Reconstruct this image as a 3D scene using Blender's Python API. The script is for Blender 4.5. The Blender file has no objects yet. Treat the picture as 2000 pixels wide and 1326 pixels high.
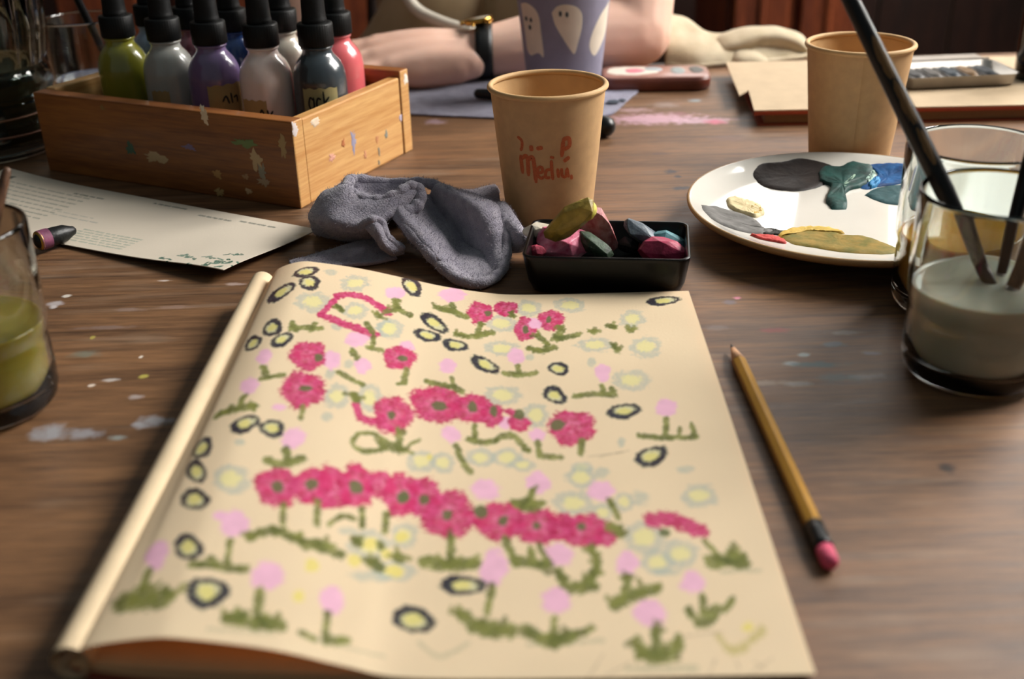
import bpy, bmesh, math, random
import numpy as np
from mathutils import Vector, Matrix, noise as mnoise

# ------------------------------------------------------------------ camera
# table top is the plane z = 0, metres; the lens stands 26 cm above it, looking along +Y
FOC, PITCH, ROLL, CAM_H = 2177.6, math.radians(26.21), math.radians(1.67), 0.2626
scene = bpy.context.scene
COL = scene.collection
cam_data = bpy.data.cameras.new('camera')
cam_data.sensor_width = 36.0
cam_data.lens = 36.0 * FOC / 2000.0
cam_data.clip_start = 0.01
cam_data.dof.use_dof = True
cam_data.dof.focus_distance = 0.70
cam_data.dof.aperture_fstop = 6.3
cam_data.dof.aperture_blades = 0
cam = bpy.data.objects.new('camera', cam_data)
COL.objects.link(cam)
cam.matrix_world = (Matrix.Translation((0, 0, CAM_H)) @ Matrix.Rotation(math.pi / 2 - PITCH, 4, 'X')
                    @ Matrix.Rotation(-ROLL, 4, 'Z'))
scene.camera = cam

# ------------------------------------------------------------------ world, window light, exposure
world = bpy.data.worlds.new('room_ambience')
scene.world = world
world.use_nodes = True
_bg = world.node_tree.nodes['Background']
_bg.inputs['Color'].default_value = (0.74, 0.87, 0.88, 1)
_bg.inputs['Strength'].default_value = 0.165

def window_light(name, loc, aim, sx, sy, power, col):
    d = bpy.data.lights.new(name, 'AREA')
    d.shape = 'RECTANGLE'; d.size = sx; d.size_y = sy; d.energy = power; d.color = col
    o = bpy.data.objects.new(name, d); COL.objects.link(o)
    o.location = loc
    o.rotation_euler = (Vector(aim) - Vector(loc)).to_track_quat('-Z', 'Y').to_euler()
    return o
WIN_C = ((1.62, 1.05, 1.18), (1.62, 1.85, 1.18))
for i, c in enumerate(WIN_C):
    window_light('window_daylight', c, (c[0] - 1.0, c[1] - 0.28, c[2] - 0.72), 0.62, 1.05, 62.0, (1.0, 0.965, 0.915))
WIN_B = (0.55, 3.02, 1.15)
window_light('window_daylight', WIN_B, (WIN_B[0], WIN_B[1] - 1.0, WIN_B[2]), 1.10, 1.05, 13.0, (1.0, 0.97, 0.93))

vs = scene.view_settings
vs.view_transform = 'Standard'; vs.look = 'None'; vs.exposure = 0.0; vs.gamma = 1.0
vs.use_curve_mapping = False

# ------------------------------------------------------------------ helpers
def at(px, py, z=0.0, Y=None):
    """photo pixel -> point on the level z (or on the upright plane y = Y) of the real place"""
    dx, dy = px - 1000.0, py - 663.0
    u = dx * math.cos(ROLL) - dy * math.sin(ROLL); v = dx * math.sin(ROLL) + dy * math.cos(ROLL)
    c, s = math.cos(PITCH), math.sin(PITCH)
    d = (u / FOC, (c * FOC - s * v) / FOC, (-c * v - s * FOC) / FOC)
    t = (z - CAM_H) / d[2] if Y is None else Y / d[1]
    return (d[0] * t, d[1] * t, CAM_H + d[2] * t)

def lin(c):
    if isinstance(c, str):
        c = tuple(int(c[i:i + 2], 16) for i in (0, 2, 4))
    return tuple((x / 255 / 12.92) if x / 255 <= 0.04045 else ((x / 255 + 0.055) / 1.055) ** 2.4 for x in c)

def thing(name, label, cat, loc=(0, 0, 0), rot=(0, 0, 0), group=None):
    o = bpy.data.objects.new(name, None); COL.objects.link(o)
    o.empty_display_size = 0.02
    o.location = loc; o.rotation_euler = rot
    return tag(o, label, cat, group)

def tag(o, label, cat=None, group=None, kind=None):
    if label: o['label'] = label
    if cat: o['category'] = cat
    if group: o['group'] = group
    if kind: o['kind'] = kind
    return o

def MO(name, vf, m, parent=None, smooth=True, loc=None, rot=None, label=None):
    me = bpy.data.meshes.new(name)
    me.from_pydata([tuple(v) for v in vf[0]], [], [tuple(f) for f in vf[1]])
    if smooth: me.polygons.foreach_set('use_smooth', [True] * len(me.polygons))
    me.update()
    o = bpy.data.objects.new(name, me); COL.objects.link(o)
    if m: me.materials.append(m)
    if parent: o.parent = parent
    if loc: o.location = loc
    if rot: o.rotation_euler = rot
    if label: o['label'] = label
    return o

def bevel(o, w, seg=3, ang=0.6):
    b = o.modifiers.new('bevel', 'BEVEL'); b.width = w; b.segments = seg; b.limit_method = 'ANGLE'; b.angle_limit = ang
    return o
def subsurf(o, n=2):
    s = o.modifiers.new('subsurf', 'SUBSURF'); s.levels = n; s.render_levels = n
    return o
def solidify(o, t, off=0.0):
    s = o.modifiers.new('solidify', 'SOLIDIFY'); s.thickness = t; s.offset = off
    return o

def rel(vf, root):
    """world-built shape -> local to its (unrotated) root"""
    L = root.location
    return [(v[0] - L[0], v[1] - L[1], v[2] - L[2]) for v in vf[0]], vf[1]

def join(*vfs):
    V, F = [], []
    for v, f in vfs:
        n = len(V); V += list(v); F += [tuple(i + n for i in q) for q in f]
    return V, F

def box(x0, x1, y0, y1, z0, z1):
    return ([(x0, y0, z0), (x1, y0, z0), (x1, y1, z0), (x0, y1, z0), (x0, y0, z1), (x1, y0, z1), (x1, y1, z1), (x0, y1, z1)],
            [(0, 3, 2, 1), (4, 5, 6, 7), (0, 1, 5, 4), (1, 2, 6, 5), (2, 3, 7, 6), (3, 0, 4, 7)])

def lathe(prof, n=48, fn=None):
    V, F, rows = [], [], []
    for r, z in prof:
        if r < 1e-7:
            rows.append([len(V)] * n); V.append((0, 0, z))
        else:
            rows.append(list(range(len(V), len(V) + n)))
            for k in range(n):
                a = 2 * math.pi * k / n
                rr = r if fn is None else r * fn(a, z)
                V.append((rr * math.cos(a), rr * math.sin(a), z))
    for i in range(len(rows) - 1):
        for k in range(n):
            q = [rows[i][k], rows[i][(k + 1) % n], rows[i + 1][(k + 1) % n], rows[i + 1][k]]
            q2 = []
            for x in q:
                if x not in q2: q2.append(x)
            if len(q2) > 2: F.append(tuple(q2))
    return V, F

def smooth_prof(pts, k=4):
    """Catmull-Rom through points, k samples per span (any dimension)"""
    P = [np.array(p, float) for p in pts]
    P = [2 * P[0] - P[1]] + P + [2 * P[-1] - P[-2]]
    out = []
    for i in range(1, len(P) - 2):
        for j in range(k):
            t = j / k
            a, b, c, d = P[i - 1], P[i], P[i + 1], P[i + 2]
            out.append(0.5 * (2 * b + (c - a) * t + (2 * a - 5 * b + 4 * c - d) * t * t + (3 * b - a - 3 * c + d) * t ** 3))
    out.append(P[-2])
    return [tuple(x) for x in out]

def tube(path, rad, n=10, cap=True, flat=1.0, up=(0, 0, 1)):
    """swept tube; rad a number or a list; flat squeezes along the second cross axis"""
    P = [Vector(p) for p in path]; m = len(P)
    if not hasattr(rad, '__len__'): rad = [rad] * m
    V, F = [], []
    upv = Vector(up)
    for i, p in enumerate(P):
        t = (P[min(i + 1, m - 1)] - P[max(i - 1, 0)]).normalized()
        a = t.cross(upv)
        if a.length < 1e-4: a = t.cross(Vector((1, 0, 0)))
        a.normalize(); b = a.cross(t).normalized()
        upv = b if abs(b.dot(upv)) > 0.2 else upv
        for k in range(n):
            w = 2 * math.pi * k / n
            V.append(tuple(p + a * (rad[i] * math.cos(w)) + b * (rad[i] * flat * math.sin(w))))
    for i in range(m - 1):
        for k in range(n):
            F.append((i * n + k, i * n + (k + 1) % n, (i + 1) * n + (k + 1) % n, (i + 1) * n + k))
    if cap:
        F.append(tuple(reversed(range(n)))); F.append(tuple(range((m - 1) * n, m * n)))
    return V, F

def capsule(path, rad, n=12, **k):
    """tube with rounded ends"""
    P = [np.array(p, float) for p in path]
    if not hasattr(rad, '__len__'): rad = [rad] * len(P)
    d0 = (P[0] - P[1]) / np.linalg.norm(P[0] - P[1]); d1 = (P[-1] - P[-2]) / np.linalg.norm(P[-1] - P[-2])
    pre = [(P[0] + d0 * rad[0] * math.sin(a), rad[0] * max(math.cos(a), 0.08)) for a in (1.5, 1.1, 0.6)]
    post = [(P[-1] + d1 * rad[-1] * math.sin(a), rad[-1] * max(math.cos(a), 0.08)) for a in (0.6, 1.1, 1.5)]
    seq = pre + list(zip(P, rad)) + post
    return tube([s[0] for s in seq], [s[1] for s in seq], n, **k)

def ellipsoid(c, r, n=16, m=10):
    V, F = lathe([(math.sin(math.pi * i / m), -math.cos(math.pi * i / m)) for i in range(m + 1)], n)
    return [(c[0] + v[0] * r[0], c[1] + v[1] * r[1], c[2] + v[2] * r[2]) for v in V], F

def grid(rows):
    n = len(rows[0]); V = [p for r in rows for p in r]
    F = [(i * n + j, i * n + j + 1, (i + 1) * n + j + 1, (i + 1) * n + j) for i in range(len(rows) - 1) for j in range(n - 1)]
    return V, F

def loft(rows, k=5):
    """smooth sheet through a coarse grid of points"""
    R = [smooth_prof(r, k) for r in rows]
    cols = [smooth_prof([R[i][j] for i in range(len(R))], k) for j in range(len(R[0]))]
    return grid([[cols[j][i] for j in range(len(cols))] for i in range(len(cols[0]))])

def prism(outline, z0, z1):
    n = len(outline)
    V = [(x, y, z0) for x, y in outline] + [(x, y, z1) for x, y in outline]
    F = [tuple(reversed(range(n))), tuple(range(n, 2 * n))] + [(i, (i + 1) % n, n + (i + 1) % n, n + i) for i in range(n)]
    return V, F

def rrect(w, d, r, n=6):
    out = []
    for cx, cy, a0 in ((w / 2 - r, d / 2 - r, 0), (-w / 2 + r, d / 2 - r, 90), (-w / 2 + r, -d / 2 + r, 180), (w / 2 - r, -d / 2 + r, 270)):
        for i in range(n + 1):
            a = math.radians(a0 + 90 * i / n); out.append((cx + r * math.cos(a), cy + r * math.sin(a)))
    return out

def resample(pts, n):
    P = np.array(pts + [pts[0]], float)
    d = np.r_[0, np.cumsum(np.linalg.norm(np.diff(P, axis=0), axis=1))]
    s = np.linspace(0, d[-1], n, endpoint=False)
    return np.stack([np.interp(s, d, P[:, k]) for k in range(P.shape[1])], 1)

def wobble(pts, amp, seed, n=48):
    """closed outline -> smoothed outline with a ragged edge"""
    Q = resample([tuple(p) for p in smooth_prof(list(pts) + [pts[0]], 6)[:-1]], n)
    c = Q.mean(0); rs = np.random.RandomState(seed)
    ph = rs.rand(6) * 6.28; t = np.linspace(0, 2 * math.pi, n, endpoint=False)
    w = sum(np.sin(t * f + p) / f ** 0.5 for f, p in zip((3, 5, 8, 11, 15, 19), ph)) * amp / 2 + (rs.rand(n) - .5) * amp
    return c + (Q - c) * (1 + w)[:, None]

def daub(Q, h, surf, rings=(1.0, 0.93, 0.75, 0.5, 0.25), seed=0):
    """low dome of paint over outline Q (2-D), laid on surf(x, y) -> (point, normal)"""
    c = Q.mean(0); V, F = [], []; n = len(Q)
    rs = np.random.RandomState(seed)
    for i, s in enumerate(rings):
        hh = 0.00008 if i == 0 else h * (0.75 + 0.5 * rs.rand())
        for q in Q:
            p = c + (q - c) * s
            P, N = surf(p[0], p[1]); k = hh * (0.8 + 0.4 * rs.rand() if i else 1)
            V.append(tuple(np.array(P) + np.array(N) * k))
    P, N = surf(c[0], c[1]); V.append(tuple(np.array(P) + np.array(N) * h))
    for i in range(len(rings) - 1):
        for k in range(n):
            F.append((i * n + k, i * n + (k + 1) % n, (i + 1) * n + (k + 1) % n, (i + 1) * n + k))
    b = (len(rings) - 1) * n
    F += [(b + k, b + (k + 1) % n, len(V) - 1) for k in range(n)]
    return V, F

def ribbon(pts, w, surf, k=5, lift=0.00012):
    """flat stroke of width w along 2-D pts laid on surf(u, v) -> (point, normal)"""
    P = np.array(smooth_prof(pts, k) if len(pts) > 2 else [np.array(pts[0]) + (np.array(pts[1]) - np.array(pts[0])) * t for t in np.linspace(0, 1, 6)])
    V, F = [], []; m = len(P)
    for i in range(m):
        t = P[min(i + 1, m - 1)] - P[max(i - 1, 0)]; t = t / (np.linalg.norm(t) + 1e-9)
        nrm = np.array([-t[1], t[0]]); ww = w * (0.55 if i in (0, m - 1) else 1.0) / 2
        for s in (-1, 0, 1):
            q = P[i] + nrm * ww * s
            a, b = surf(q[0], q[1]); V.append(tuple(np.array(a) + np.array(b) * lift))
    for i in range(m - 1):
        for j in (0, 1):
            F.append((i * 3 + j, i * 3 + j + 1, (i + 1) * 3 + j + 1, (i + 1) * 3 + j))
    return V, F

# ------------------------------------------------------------------ materials
def mat(name, col, rough=0.5, var=0.0, vscale=60.0, bump=0.0, bscale=300.0, col2=None, stretch=None, metal=0.0, coat=0.0,
        trans=0.0, ior=1.45, sub=0.0, sheen=0.0, spec=0.5, attr=None, emit=0.0, detail=4.0):
    m = bpy.data.materials.new(name); m.use_nodes = True
    nt = m.node_tree; N = nt.nodes; L = nt.links
    b = N['Principled BSDF']
    c = lin(col)
    b.inputs['Base Color'].default_value = (*c, 1)
    b.inputs['Roughness'].default_value = rough; b.inputs['Metallic'].default_value = metal
    b.inputs['Coat Weight'].default_value = coat; b.inputs['Coat Roughness'].default_value = 0.06
    b.inputs['Transmission Weight'].default_value = trans; b.inputs['IOR'].default_value = ior
    b.inputs['Specular IOR Level'].default_value = spec
    if sub:
        b.inputs['Subsurface Weight'].default_value = sub; b.inputs['Subsurface Radius'].default_value = (0.008, 0.004, 0.002)
        b.inputs['Subsurface Scale'].default_value = 1.0
    if sheen:
        b.inputs['Sheen Weight'].default_value = sheen; b.inputs['Sheen Roughness'].default_value = 0.5
    tc = N.new('ShaderNodeTexCoord'); mp = N.new('ShaderNodeMapping'); L.new(tc.outputs['Object'], mp.inputs['Vector'])
    if stretch: mp.inputs['Scale'].default_value = stretch
    src = None
    if var or col2:
        nz = N.new('ShaderNodeTexNoise'); nz.inputs['Scale'].default_value = vscale; nz.inputs['Detail'].default_value = detail
        L.new(mp.outputs[0], nz.inputs['Vector'])
        rp = N.new('ShaderNodeValToRGB'); L.new(nz.outputs['Fac'], rp.inputs[0])
        rp.color_ramp.elements[0].position = 0.32; rp.color_ramp.elements[1].position = 0.68
        if col2:
            a, bb = lin(col), lin(col2)
        else:
            a = tuple(x * (1 - var) for x in c); bb = tuple(min(1, x * (1 + var)) for x in c)
        rp.color_ramp.elements[0].color = (*a, 1); rp.color_ramp.elements[1].color = (*bb, 1)
        src = rp.outputs[0]
    if attr:
        at_ = N.new('ShaderNodeAttribute'); at_.attribute_name = attr
        src = at_.outputs['Color']
    if src: L.new(src, b.inputs['Base Color'])
    if bump:
        n2 = N.new('ShaderNodeTexNoise'); n2.inputs['Scale'].default_value = bscale; n2.inputs['Detail'].default_value = 3
        L.new(mp.outputs[0], n2.inputs['Vector'])
        bp = N.new('ShaderNodeBump'); bp.inputs['Strength'].default_value = bump; bp.inputs['Distance'].default_value = 0.001
        L.new(n2.outputs['Fac'], bp.inputs['Height']); L.new(bp.outputs[0], b.inputs['Normal'])
    if emit:
        b.inputs['Emission Color'].default_value = (*c, 1); b.inputs['Emission Strength'].default_value = emit
    return m

def wood(name, dark, light, grain=(3, 60, 60), scale=1.0, rough=0.45, bump=0.25, stains=(), wear=None, coat=0.0, bands=0.0):
    m = bpy.data.materials.new(name); m.use_nodes = True
    nt = m.node_tree; N = nt.nodes; L = nt.links; b = N['Principled BSDF']
    tc = N.new('ShaderNodeTexCoord')
    def noise(sc, det, vec, dist=0.0):
        z = N.new('ShaderNodeTexNoise'); z.inputs['Scale'].default_value = sc; z.inputs['Detail'].default_value = det
        z.inputs['Distortion'].default_value = dist; L.new(vec, z.inputs['Vector']); return z.outputs['Fac']
    mp = N.new('ShaderNodeMapping'); mp.inputs['Scale'].default_value = grain; L.new(tc.outputs['Object'], mp.inputs['Vector'])
    g1 = noise(scale, 6, mp.outputs[0], 0.6); g2 = noise(scale * 5, 8, mp.outputs[0]); g3 = noise(scale * 16, 6, mp.outputs[0])
    big = noise(7.0, 3, tc.outputs['Object'])
    def math_(op, x, y):
        q = N.new('ShaderNodeMath'); q.operation = op
        for i, v in enumerate((x, y)):
            if isinstance(v, (int, float)): q.inputs[i].default_value = v
            else: L.new(v, q.inputs[i])
        return q.outputs[0]
    f = math_('ADD', math_('MULTIPLY', g1, 0.32), math_('ADD', math_('MULTIPLY', g2, 0.30), math_('ADD', math_('MULTIPLY', big, 0.13), math_('MULTIPLY', g3, 0.25))))
    rp = N.new('ShaderNodeValToRGB'); L.new(f, rp.inputs[0])
    e = rp.color_ramp.elements; e[0].position = 0.40; e[1].position = 0.60
    e[0].color = (*lin(dark), 1); e[1].color = (*lin(light), 1)
    src = rp.outputs[0]
    def mix(fac, a, colr):
        q = N.new('ShaderNodeMix'); q.data_type = 'RGBA'; L.new(fac, q.inputs['Factor']); L.new(a, q.inputs[6])
        if isinstance(colr, tuple): q.inputs[7].default_value = (*colr, 1)
        else: L.new(colr, q.inputs[7])
        return q.outputs[2]
    if wear:                                   # pale scuffs and old paint dust rubbed along the grain
        w1 = noise(wear[1], 5, mp.outputs[0]); w2 = noise(11.0, 3, tc.outputs['Object'])
        r2 = N.new('ShaderNodeValToRGB'); L.new(math_('MULTIPLY', w1, w2), r2.inputs[0])
        r2.color_ramp.elements[0].position = 0.30; r2.color_ramp.elements[1].position = 0.46
        src = mix(math_('MULTIPLY', r2.outputs[0], wear[2]), src, lin(wear[0]))
    nb = noise(150.0, 4, tc.outputs['Object'])
    for (x, y, rx, ry, colr, amt) in stains:   # dried paint with a shape of its own
        mm = N.new('ShaderNodeMapping'); mm.vector_type = 'TEXTURE'
        mm.inputs['Location'].default_value = (x, y, 0); mm.inputs['Scale'].default_value = (rx, ry, 1e3)
        L.new(tc.outputs['Object'], mm.inputs['Vector'])
        ln = N.new('ShaderNodeVectorMath'); ln.operation = 'LENGTH'; L.new(mm.outputs[0], ln.inputs[0])
        d = math_('ADD', ln.outputs['Value'], math_('MULTIPLY', nb, 1.5))
        k = N.new('ShaderNodeMapRange'); k.inputs[1].default_value = 1.75; k.inputs[2].default_value = 1.15
        k.inputs[3].default_value = 0; k.inputs[4].default_value = amt; L.new(d, k.inputs[0])
        src = mix(k.outputs[0], src, lin(colr))
    L.new(src, b.inputs['Base Color'])
    b.inputs['Roughness'].default_value = rough
    if rough < 0.6:
        rr = N.new('ShaderNodeMapRange'); rr.inputs[3].default_value = rough - 0.08; rr.inputs[4].default_value = rough + 0.15
        L.new(g2, rr.inputs[0]); L.new(rr.outputs[0], b.inputs['Roughness'])
    b.inputs['Coat Weight'].default_value = coat
    bp = N.new('ShaderNodeBump'); bp.inputs['Strength'].default_value = bump; bp.inputs['Distance'].default_value = 0.0008
    L.new(g2, bp.inputs['Height']); L.new(bp.outputs[0], b.inputs['Normal'])
    return m

def glass(name, col='ffffff', rough=0.0, ior=1.5):
    return mat(name, col, rough=rough, trans=1.0, ior=ior)

# ------------------------------------------------------------------ the room
FLOOR = -0.74
M_floor = wood('floor_boards', '1c120c', '3a2517', grain=(40, 2, 40), rough=0.6)
M_wall = mat('wall_plaster', '4a3226', rough=0.9, var=0.15, vscale=8)
M_wall_b = mat('back_plaster', '9a8674', rough=0.9, var=0.1, vscale=8)
M_panelwood = wood('panelling_wood', '1c0d07', '34180c', grain=(50, 50, 3), rough=0.5)
M_darkwood = wood('dark_wood', '120a07', '2a150c', grain=(40, 40, 3), rough=0.5)
M_redwood = wood('red_wood', '4a1e0e', '84401e', grain=(40, 40, 3), rough=0.42)
M_white_paint = mat('window_paint', 'd8d2c4', rough=0.5, var=0.05)
M_pane = glass('window_glass')

def struct(name, vf, m, smooth=False, label=None):
    o = MO(name, vf, m, smooth=smooth); o['kind'] = 'structure'
    if label: o['label'] = label
    return o
struct('floor', box(-2.4, 1.9, -1.2, 3.2, FLOOR - 0.05, FLOOR), M_floor)
struct('wall_back', join(box(-2.4, -0.02, 3.1, 3.2, FLOOR, 1.9), box(1.12, 1.9, 3.1, 3.2, FLOOR, 1.9), box(-0.02, 1.12, 3.1, 3.2, FLOOR, 0.60), box(-0.02, 1.12, 3.1, 3.2, 1.70, 1.9)), M_wall_b)
wb = struct('window_3', join(box(-0.06, 0.0, 3.04, 3.21, 0.56, 1.74), box(1.10, 1.16, 3.04, 3.21, 0.56, 1.74), box(0.0, 1.10, 3.04, 3.21, 1.68, 1.74), box(-0.06, 1.16, 3.0, 3.21, 0.56, 0.62)), M_white_paint)
MO('pane', box(0.0, 0.545, 3.15, 3.154, 0.62, 1.68), M_pane, wb, smooth=False)
MO('pane', box(0.555, 1.10, 3.15, 3.154, 0.62, 1.68), M_pane, wb, smooth=False)
struct('wall_left', box(-2.5, -2.4, -1.2, 3.2, FLOOR, 1.9), M_wall)
# right wall with two window openings
WX0, WX1 = 1.66, 1.78
wy = [(-1.2, 0.72), (1.38, 1.52), (2.18, 3.2)]
wall_r = [box(WX0, WX1, a, b, FLOOR, 1.9) for a, b in wy]
wall_r += [box(WX0, WX1, a, b, z0, z1) for a, b in ((0.72, 1.38), (1.52, 2.18)) for z0, z1 in ((FLOOR, 0.63), (1.73, 1.9))]
struct('wall_right', join(*wall_r), M_wall)
for i, c in enumerate(WIN_C):
    o = struct('window_%d' % (i + 1), join(box(1.63, 1.79, c[1] - .36, c[1] - .31, c[2] - .58, c[2] + .58), box(1.63, 1.79, c[1] + .31, c[1] + .36, c[2] - .58, c[2] + .58),
                box(1.63, 1.79, c[1] - .31, c[1] + .31, c[2] + .525, c[2] + .58), box(1.60, 1.79, c[1] - .36, c[1] + .36, c[2] - .60, c[2] - .525)), M_white_paint)
    MO('pane', box(1.715, 1.719, c[1] - .31, c[1] + .31, c[2] - .525, c[2] + .525), M_pane, o, smooth=False)
# low wainscot boards along the back wall: one object for each board
wn = struct('trim_1', box(-2.4, 1.66, 3.085, 3.1, 0.32, 0.36), M_darkwood)
for k in range(20):
    x = -2.38 + k * 0.2
    MO('board', box(x, x + 0.192, 3.085, 3.1, FLOOR, 0.32), M_panelwood, wn, smooth=False)

# ------------------------------------------------------------------ furniture behind the table
def cabinet(name, label, loc, w, d, h, m, m2, doors):
    t = thing(name, label, 'cabinet', loc)
    MO('body', box(0, w, 0.02, d, 0.06, h), m, t, smooth=False)
    MO('plinth', box(0.02, w - 0.02, 0.05, d, 0, 0.06), m2, t, smooth=False)
    bevel(MO('top', box(-0.01, w + 0.01, -0.01, d, h, h + 0.025), m2, t, smooth=False), 0.004)
    dw = w / doors
    for k in range(doors):
        o = bevel(MO('door', box(k * dw + 0.012, (k + 1) * dw - 0.012, 0.0, 0.022, 0.08, h - 0.02), m, t, smooth=False), 0.004)
        p = MO('panel', box(k * dw + 0.06, (k + 1) * dw - 0.06, -0.006, 0.002, 0.13, h - 0.07), m, o, smooth=False); bevel(p, 0.006, 2)
        kx = k * dw + (dw - 0.04 if k % 2 == 0 else 0.04)
        MO('knob', ellipsoid((kx, -0.012, h * 0.6), (0.012, 0.012, 0.012), 12, 8), m2, o)
    return t
cabinet('sideboard', 'reddish-brown wooden cabinet behind the cream cloth bundle, right of the elbow', (0.455, 2.30, FLOOR), 0.27, 0.4, 0.78, M_redwood, M_darkwood, 2)
cabinet('sideboard', 'reddish-brown wooden cabinet glimpsed between the black dropper caps', (-0.92, 2.35, FLOOR), 0.72, 0.4, 0.80, M_redwood, M_darkwood, 3)

def chair(name, label, loc, rz, m, seat_h=0.44, back=True):
    t = thing(name, label, 'chair' if back else 'stool', loc, (0, 0, rz), 'wooden seats around the table')
    seat = lathe([(0, seat_h - 0.03), (0.18, seat_h - 0.03), (0.198, seat_h - 0.015), (0.198, seat_h - 0.004), (0.19, seat_h), (0.12, seat_h - 0.006), (0, seat_h - 0.008)], 40)
    MO('seat', seat, m, t)
    for sx in (-1, 1):
        for sy in (-1, 1):
            MO('leg', capsule([(sx * 0.13, sy * 0.13, seat_h - 0.02), (sx * 0.18, sy * 0.17, 0.016)], [0.017, 0.014], 12), m, t)
    for z in (0.2,):
        for a, b in (((-.16, -.155, z), (.16, -.155, z)), ((-.16, .155, z), (.16, .155, z))):
            MO('stretcher', tube([a, b], 0.009, 10), m, t)
    if not back: return t
    for sx in (-1, 1):
        MO('back_post', capsule([(sx * 0.165, 0.11, seat_h - 0.01), (sx * 0.17, 0.17, seat_h + 0.2), (sx * 0.165, 0.21, seat_h + 0.40)], [0.015, 0.014, 0.012], 12), m, t)
    for z, y in ((seat_h + 0.38, 0.205), (seat_h + 0.26, 0.185), (seat_h + 0.14, 0.155)):
        MO('back_rail', join(tube(smooth_prof([(-.168, y, z), (-.09, y + .03, z), (.09, y + .03, z), (.168, y, z)], 4), 0.028, 12, flat=0.28, up=(0, 1, 0))), m, t)
    return t
chair('wooden_stool', 'round-topped reddish wooden stool behind the metal palette at the upper right', (0.70, 1.62, FLOOR), 0.5, M_redwood, 0.595, back=False)
chair('wooden_chair', 'dark brown wooden chair that the person in the beige top sits on', (-0.02, 1.52, FLOOR), 0.0, M_darkwood)

# ------------------------------------------------------------------ the table
stains = []
for (px, py, rx, ry, colr, amt) in (
        (1280, 232, .050, .022, 'c9a0b0', .75), (1370, 236, .034, .012, 'c7a4b4', .6), (1395, 238, .011, .010, 'b8506a', .8), (1330, 222, .008, .008, '7c4a4c', .7),
        (1358, 196, .007, .007, '8aa0a8', .7), (1300, 205, .016, .012, '9a8a84', .5), (1240, 215, .020, .010, 'b99aa0', .5),
        (1312, 335, .007, .006, '2c3440', .8), (1325, 345, .004, .004, '2c3440', .8), (1330, 367, .008, .005, '26303c', .85), (1345, 380, .003, .003, '26303c', .8),
        (850, 238, .012, .010, 'b59aa6', .6), (1290, 300, .01, .006, '4d3a36', .6), (1420, 270, .02, .012, '6e5046', .5),
        (1850, 914, .005, .0045, '24150f', .9), (1440, 582, .003, .003, 'cf7f95', .9), (1515, 645, .010, .004, '8c3c38', .7), (1425, 590, .005, .004, '6a6e80', .5),
        (1570, 693, .004, .003, 'a8b0b0', .8), (1545, 710, .005, .003, '9aa4a4', .7), (1600, 712, .016, .004, '3f5a5e', .8), (1630, 672, .007, .004, '64707c', .7),
        (1690, 735, .012, .004, '9c8f86', .7), (1500, 748, .016, .003, 'a39282', .6), (1560, 750, .008, .003, '9a948e', .6), (1640, 738, .014, .006, '4a5c60', .6),
        (1650, 650, .01, .003, '8c8680', .6), (1700, 690, .006, .003, '8b8f98', .6), (1400, 640, .01, .004, '7a6a66', .5),
        (110, 592, .006, .005, 'b9b2b4', .8), (105, 600, .003, .003, 'cfc8c8', .8), (130, 578, .003, .003, 'd6cfc4', .9), (165, 692, .010, .005, '6d7f74', .55), (216, 742, .006, .002, 'c4bcb6', .8),
        (300, 823, .010, .006, 'a5a4a8', .8), (275, 830, .005, .004, 'a5a4a8', .7), (100, 845, .012, .008, '9c9da2', .8), (170, 848, .008, .006, '9a9aa0', .7), (225, 855, .005, .003, '95a09c', .7),
        (265, 775, .005, .003, 'b5aba8', .7), (178, 753, .002, .002, 'e0d0c0', .9), (275, 697, .0016, .002, 'e6ddd0', .9), (280, 735, .003, .0025, 'b6aa52', .9), (180, 660, .0018, .003, 'b6aa52', .8),
        (200, 640, .02, .003, '8d7c78', .45), (340, 600, .016, .003, 'a08478', .45), (250, 605, .01, .003, '9a8884', .4), (320, 548, .005, .002, 'd0c4bc', .8), (460, 555, .008, .003, 'c0aca4', .6),
        (1480, 560, .02, .005, '5e4844', .5), (1800, 860, .03, .006, '6a5040', .4)):
    p = at(px, py); stains.append((p[0], p[1], rx, ry, colr, amt))
M_table = wood('table_wood', '48301e', '86603f', grain=(4.0, 60, 30), rough=0.50, bump=0.2, stains=stains, wear=('a08b76', 1.6, 0.4))
table = thing('work_table', 'large scuffed brown wooden work table spotted with dried paint', 'table', (0.1, 0.55, FLOOR))
top = MO('table_top', rel(box(-1.15, 1.35, -0.30, 1.19, -0.04, 0.0), table), M_table, table, smooth=False)
top.location = (0, 0, 0)
# keep the grain and the paint spots in table coordinates: the mesh is centred on the world origin of the room
for v in top.data.vertices: v.co += Vector(table.location)
top.location = tuple(-x for x in table.location)
bevel(top, 0.006)
for sx, sy in ((-1.05, -.2), (1.25, -.2), (-1.05, 1.09), (1.25, 1.09)):
    bevel(MO('leg', rel(box(sx - .035, sx + .035, sy - .035, sy + .035, FLOOR, -0.04), table), M_darkwood, table, smooth=False), 0.004)
MO('apron_board', rel(box(-1.02, 1.22, 1.075, 1.10, -0.13, -0.04), table), M_darkwood, table, smooth=False)
MO('apron_board', rel(box(-1.02, 1.22, -0.21, -0.185, -0.13, -0.04), table), M_darkwood, table, smooth=False)

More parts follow.
